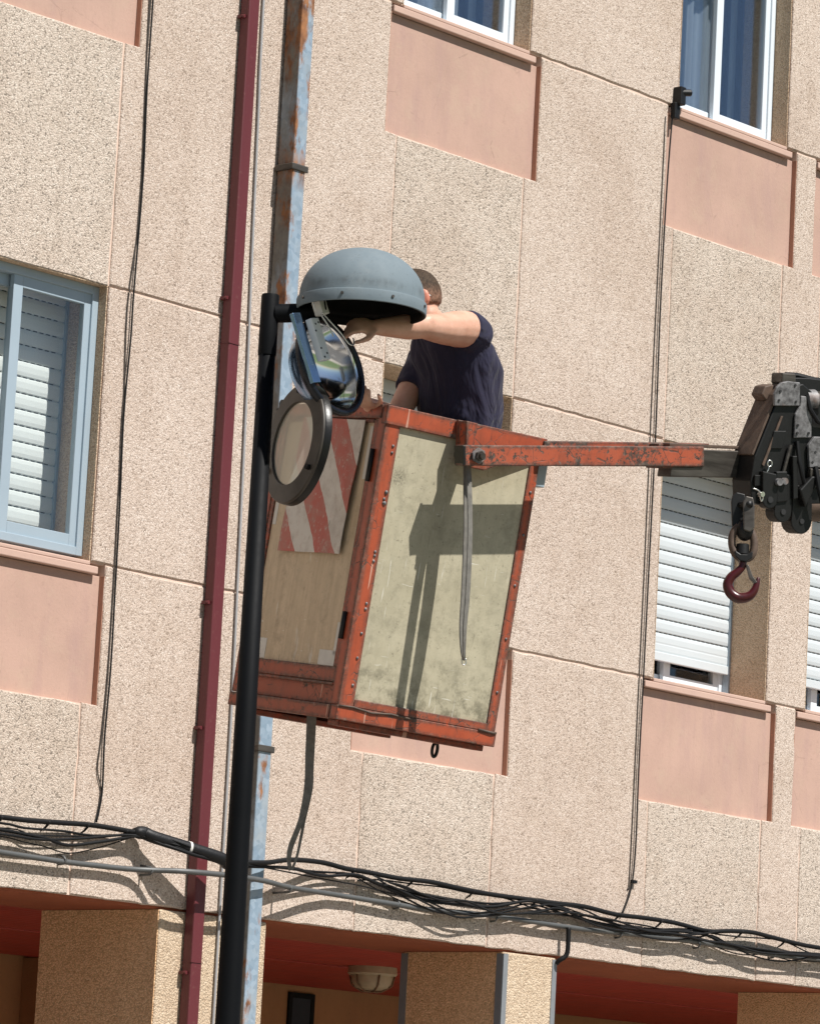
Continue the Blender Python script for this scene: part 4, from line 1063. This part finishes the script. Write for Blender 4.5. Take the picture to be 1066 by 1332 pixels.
ribbon([Vector(p_) for p_ in ((11.224, -1.815, 3.36), (11.243, -1.800, 3.20), (11.256, -1.795, 3.10), (11.264, -1.77, 2.98), (11.264, -1.752, 2.88), (11.262, -1.74, 2.83), (11.256, -1.728, 2.796))], WD2, [.034, .030, .026, .012, .010, .009, .010], .005, "webbing", M_strap, sp2)
cb_ = tag(empty("carabiner", loc=LW(.52, .14, 1.16)), "small dark snap clip hanging under the basket's front edge", "clip")
MB().tube(catmull([LW(.52 + .010 * math.sin(R(a)) * (1.2 if a > 180 else 1), .14, 1.195 + .026 * -math.cos(R(a))) for a in range(0, 361, 30)], 3), .0065, 8, caps=False).build("clip_body", M_steelg, cb_, smooth=True)
MB().tube([LW(.52, .14, 1.14), LW(.52, .14, 1.175)], .006, 8).build("clip_shank", M_tube, cb_, smooth=True)

# ------------------------------------------------------------------ the worker
def remesh(mb, name, mat, parent, voxel, smooth=6, fn=None):
    me = mb.mesh(name + "_src", None)
    tmp = bpy.data.objects.new(name + "_src", me); COL.objects.link(tmp)
    m1 = tmp.modifiers.new("r", 'REMESH'); m1.mode = 'VOXEL'; m1.voxel_size = voxel; m1.use_smooth_shade = True
    m2 = tmp.modifiers.new("s", 'SMOOTH'); m2.iterations = smooth; m2.factor = .5
    dg = bpy.context.evaluated_depsgraph_get()
    nm = bpy.data.meshes.new_from_object(tmp.evaluated_get(dg)); nm.name = name
    bpy.data.objects.remove(tmp); bpy.data.meshes.remove(me)
    if fn:
        for v in nm.vertices: v.co = v.co + fn(v.co, v.normal)
    nm.materials.clear(); nm.materials.append(mat)
    for p_ in nm.polygons: p_.use_smooth = True
    o_ = bpy.data.objects.new(name, nm); COL.objects.link(o_)
    o_.parent = parent; o_.matrix_parent_inverse = WM[parent.name].inverted(); WM[o_.name] = Matrix.Identity(4)
    return o_
def limb(mb, pts, rads, n=14, caps=True):
    mb.tube(catmull(pts, 4), sum([[rads[i] + (rads[i + 1] - rads[i]) * j / 4 for j in range(4)] for i in range(len(rads) - 1)], []) + [rads[-1]], n)
    if caps:
        mb.ell(pts[0], rads[0], rads[0], rads[0], nu=12, nv=8); mb.ell(pts[-1], rads[-1], rads[-1], rads[-1], nu=12, nv=8)
V = Vector
FLOORZ = (LW(.40, .40, 1.115)).z
man = tag(empty("person", loc=(11.56, -1.98, FLOORZ)), "worker in a navy T-shirt standing in the basket with both arms reaching to the lamp", "person")
HC = V((11.308, -2.140, 4.902))
FWD = V((-.62, .74, -.20)).normalized()                     # way the head looks
UPH = (V((0, 0, 1)) - FWD * FWD.z).normalized(); LFT = UPH.cross(FWD)
lsh, lel, lwr, lha = V((11.415, -2.300, 4.800)), V((11.125, -2.350, 4.752)), V((10.935, -2.300, 4.716)), V((10.850, -2.27, 4.712))
rsh, rel, rwr, rha = V((11.560, -1.985, 4.735)), V((11.400, -1.990, 4.487)), V((11.115, -2.118, 4.478)), V((10.985, -2.180, 4.462))
neck0, chest, waist, pelv = V((11.455, -2.150, 4.835)), V((11.572, -2.146, 4.66)), V((11.628, -2.125, 4.44)), V((11.60, -2.06, 4.22))
FL = FLOORZ
lft_b = (lsh - rsh).normalized(); fw_b = V((-.869, .482, -.10)).normalized()
bm_ = MB()
# torso core
def ringloft(mb, rings, n=24):
    vs = []
    for c, X, Y, rx, ry in rings:
        for k in range(n):
            a = 2 * math.pi * k / n
            vs.append(Vector(c) + Vector(X) * rx * math.cos(a) + Vector(Y) * ry * math.sin(a))
    fs = [(i * n + k, i * n + (k + 1) % n, (i + 1) * n + (k + 1) % n, (i + 1) * n + k) for i in range(len(rings) - 1) for k in range(n)]
    fs += [tuple(range(n - 1, -1, -1)), tuple(range(len(vs) - n, len(vs)))]
    mb.add(vs, fs)
LB = (lft_b - V((0, 0, lft_b.z * .6))).normalized(); FB = (fw_b - LB * fw_b.dot(LB)).normalized()
def torso(mb, g):
    LP = V((-.47, -.87, 0)).normalized(); FP = V((-.87, .47, 0)).normalized()
    ringloft(mb, [(pelv, LP, FP, .165 + g, .115 + g), (waist, LP, FP, .168 + g, .132 + g), ((waist + chest) / 2, (LP + LB).normalized(), FP, .178 + g, .142 + g),
                  (chest, LB, FB, .190 + g, .146 + g), (chest.lerp(neck0, .45), LB, FB, .196 + g, .134 + g), (chest.lerp(neck0, .78), LB, FB, .168 + g, .104 + g), (neck0, LB, FB, .075 + g, .065 + g)])
torso(bm_, -.012)
limb(bm_, [neck0 - V((.0, 0, .03)), HC - UPH * .075 - FWD * .035, HC - UPH * .03 - FWD * .02], [.062, .056, .055])
# head
bm_.ell(HC - FWD * .006 + UPH * .018, .074, .088, .096, LFT, FWD, UPH, 24, 16)
bm_.ell(HC + FWD * .022 - UPH * .045, .060, .078, .070, LFT, FWD, UPH, 20, 12)
bm_.ell(HC + FWD * .070 - UPH * .088, .026, .022, .020, LFT, FWD, UPH)            # chin
bm_.tube([HC + FWD * .082 + UPH * .012, HC + FWD * .098 - UPH * .012, HC + FWD * .112 - UPH * .035], [.010, .012, .016], 10)   # nose
bm_.ell(HC + FWD * .080 + UPH * .026, .055, .014, .012, LFT, FWD, UPH)            # brow
bm_.ell(HC + FWD * .088 - UPH * .060, .026, .012, .007, LFT, FWD, UPH); bm_.ell(HC + FWD * .087 - UPH * .070, .024, .011, .008, LFT, FWD, UPH)   # lips
for s in (1, -1):
    ec = HC + LFT * .077 * s - FWD * .030 - UPH * .008
    bm_.lathe([(.014, 0), (.020, .006), (.026, .010), (.022, .016), (.014, .010)], ec, LFT * s - FWD * .35, UPH, 18)
    bm_.ell(ec, .016, .025, .036, LFT, FWD, UPH, 14, 10)
    bm_.ell(ec + LFT * s * .012 - FWD * .012 + UPH * .006, .007, .012, .026, LFT, FWD, UPH, 12, 8)
# arms
limb(bm_, [lsh, lsh.lerp(lel, .22), lsh.lerp(lel, .55) + V((0, 0, -.004)), lel], [.070, .068, .058, .045])
limb(bm_, [lel, lel.lerp(lwr, .35), lwr], [.046, .049, .030])
bm_.ell(lel + V((0, -.02, .015)), .026, .026, .026)
limb(bm_, [rsh, rsh.lerp(rel, .45), rel], [.060, .052, .042])
limb(bm_, [rel, rel.lerp(rwr, .35), rwr], [.043, .043, .028])
# hands
def hand(mb, wr, ha, nrm, thumb_side, curl):
    d_ = (ha - wr).normalized(); nrm = (nrm - d_ * nrm.dot(d_)).normalized(); sd = d_.cross(nrm) * thumb_side
    mb.ell(wr + d_ * .048, .042, .050, .016, sd, d_, nrm, 16, 10)
    for i, (off, ln_) in enumerate(((.028, .070), (.010, .078), (-.010, .072), (-.028, .056))):
        p0 = wr + d_ * .075 + sd * off; c1 = curl + .08 * i
        q1 = (d_ * math.cos(c1) + nrm * math.sin(c1)); q2 = (d_ * math.cos(c1 * 2.2) + nrm * math.sin(c1 * 2.2)); q3 = (d_ * math.cos(c1 * 3) + nrm * math.sin(c1 * 3))
        p1 = p0 + q1 * ln_ * .45; p2 = p1 + q2 * ln_ * .33; p3 = p2 + q3 * ln_ * .27
        mb.tube([p0 - d_ * .015, p0, p1, p2, p3], [.010, .0105, .0095, .009, .007], 10); mb.ell(p3, .0072, .0072, .0072, nu=8, nv=6)
    t0 = wr + d_ * .028 + sd * .030; t1 = t0 + (sd * .75 + d_ * .65 + nrm * .25).normalized() * .035; t2 = t1 + (d_ * .85 + sd * .15 + nrm * .45).normalized() * .030; t3 = t2 + (d_ * .7 - sd * .2 + nrm * .6).normalized() * .024
    mb.tube([t0 - d_ * .01, t0, t1, t2, t3], [.013, .0135, .0115, .010, .008], 10); mb.ell(t3, .008, .008, .008, nu=8, nv=6)
hand(bm_, lwr, lha, V((-.2, .75, -.5)), 1, .42)
hand(bm_, rwr, rha, V((-.35, -.3, .8)), -1, .40)
# legs and feet
for s in (1, -1):
    hp_ = pelv + V((-.47, -.87, 0)) * .085 * s - V((0, 0, .04)); kn = V((hp_.x - .02, hp_.y + .02 * s, FL + .50)); an_ = V((hp_.x + .02, hp_.y, FL + .09))
    limb(bm_, [hp_, kn, an_], [.078, .056, .040])
body = remesh(bm_, "body", M_skin, man, .0065, 4)
# T-shirt
tm = MB(); torso(tm, .010)
def sleeve(mb, p0, p1, f, r0, r1): limb(mb, [p0 + (p0 - p1) * .08, p0.lerp(p1, f * .5), p0.lerp(p1, f)], [r0, (r0 + r1) / 2, r1], 18, False)
limb(tm, [lsh + (lsh - lel) * .24 + V((.01, 0, -.03)), lsh + (lsh - lel) * .10 + V((.005, 0, -.012)), lsh + (lsh - lel) * -.03], [.070, .081, .0765], 18, False)
sleeve(tm, rsh, rel, .52, .076, .068)
ringloft(tm, [(waist - V((0, 0, .12)), V((-.47, -.87, 0)), V((-.87, .47, 0)), .190, .145), (waist, V((-.47, -.87, 0)), V((-.87, .47, 0)), .182, .144)])
def wrinkle(co, n):
    w = noise.noise(co * 8) * .012 + noise.noise(Vector((co.x * 14, co.y * 14, co.z * 6)) + V((3, 1, 7))) * .008
    w += .0012 * math.sin((co.z * 38 + co.x * 22 + noise.noise(co * 5) * 4))
    return n * w
shirt = remesh(tm, "t_shirt", M_tee, man, .009, 5, wrinkle)
jm = MB()
ringloft(jm, [(pelv - V((0, 0, .10)), V((-.47, -.87, 0)), V((-.87, .47, 0)), .17, .125), (waist - V((0, 0, .08)), V((-.47, -.87, 0)), V((-.87, .47, 0)), .165, .125)])
for s in (1, -1):
    hp_ = pelv + V((-.47, -.87, 0)) * .085 * s - V((0, 0, .04)); kn = V((hp_.x - .02, hp_.y + .02 * s, FL + .50)); an_ = V((hp_.x + .02, hp_.y, FL + .07))
    limb(jm, [hp_, kn, an_], [.092, .072, .060])
remesh(jm, "trousers", M_jean, man, .010, 4)
for s in (1, -1):
    hp_ = pelv + V((-.47, -.87, 0)) * .085 * s; sm = MB(); c = V((hp_.x, hp_.y, FL + .045))
    sm.ell(c + V((-.87, .47, 0)) * .06, .048, .135, .045, V((-.47, -.87, 0)), V((-.87, .47, 0)), V((0, 0, 1)), 18, 10)
    sm.ell(c + V((.03, -.01, .02)), .045, .05, .055)
    remesh(sm, "shoe", M_dark, man, .008, 3)
# hair: crop on top, clipped sides
def shell(zlo, grow, name, mat):
    hm = MB(); cc = HC - FWD * .008 + UPH * .020; nu, nv = 40, 24; vs = []; idx = {}
    for j in range(nv + 1):
        for i in range(nu):
            t_ = math.pi * j / nv - math.pi / 2; a = 2 * math.pi * i / nu
            x, y, z = math.cos(t_) * math.cos(a), math.cos(t_) * math.sin(a), math.sin(t_)
            lim = zlo(y)
            z2 = max(z, lim)
            s = math.sqrt(max(1 - z2 * z2, 0)) / max(math.cos(t_), 1e-6) if z2 > z else 1
            if z2 > z: x, y, z = x * min(s, 1), y * min(s, 1), z2
            gg = grow * (1 if z > lim + .06 else .15) * (1 + .35 * noise.noise((x * 6, y * 6, z * 6)))
            vs.append(cc + LFT * x * (.0745 + gg) + FWD * y * (.0885 + gg) + UPH * z * (.0965 + gg))
    fs = [(j * nu + i, j * nu + (i + 1) % nu, (j + 1) * nu + (i + 1) % nu, (j + 1) * nu + i) for j in range(nv) for i in range(nu)]
    hm.add(vs, fs); return hm.build(name, mat, man, smooth=True)
shell(lambda y: (-.50 if y < -.25 else (-.50 + (y + .25) * 1.0) if y < .25 else .1 + .7 * y), .006, "hair", M_hair)
gl_ = MB()
for s in (1, -1):
    gl_.tube([HC + LFT * .076 * s + FWD * .075 + UPH * .012, HC + LFT * .086 * s + FWD * .0 + UPH * .012, HC + LFT * .084 * s - FWD * .042 + UPH * .006, HC + LFT * .080 * s - FWD * .058 - UPH * .006], .0028, 6)
    gl_.lathe([(.022, -.002), (.025, 0), (.022, .002)], HC + LFT * .033 * s + FWD * .094 + UPH * .008, FWD, UPH, 20, closed=True)
gl_.tube([HC + LFT * .012 + FWD * .10 + UPH * .010, HC - LFT * .012 + FWD * .10 + UPH * .010], .0025, 6)
gl_.build("spectacles", M_lens, man, smooth=True)
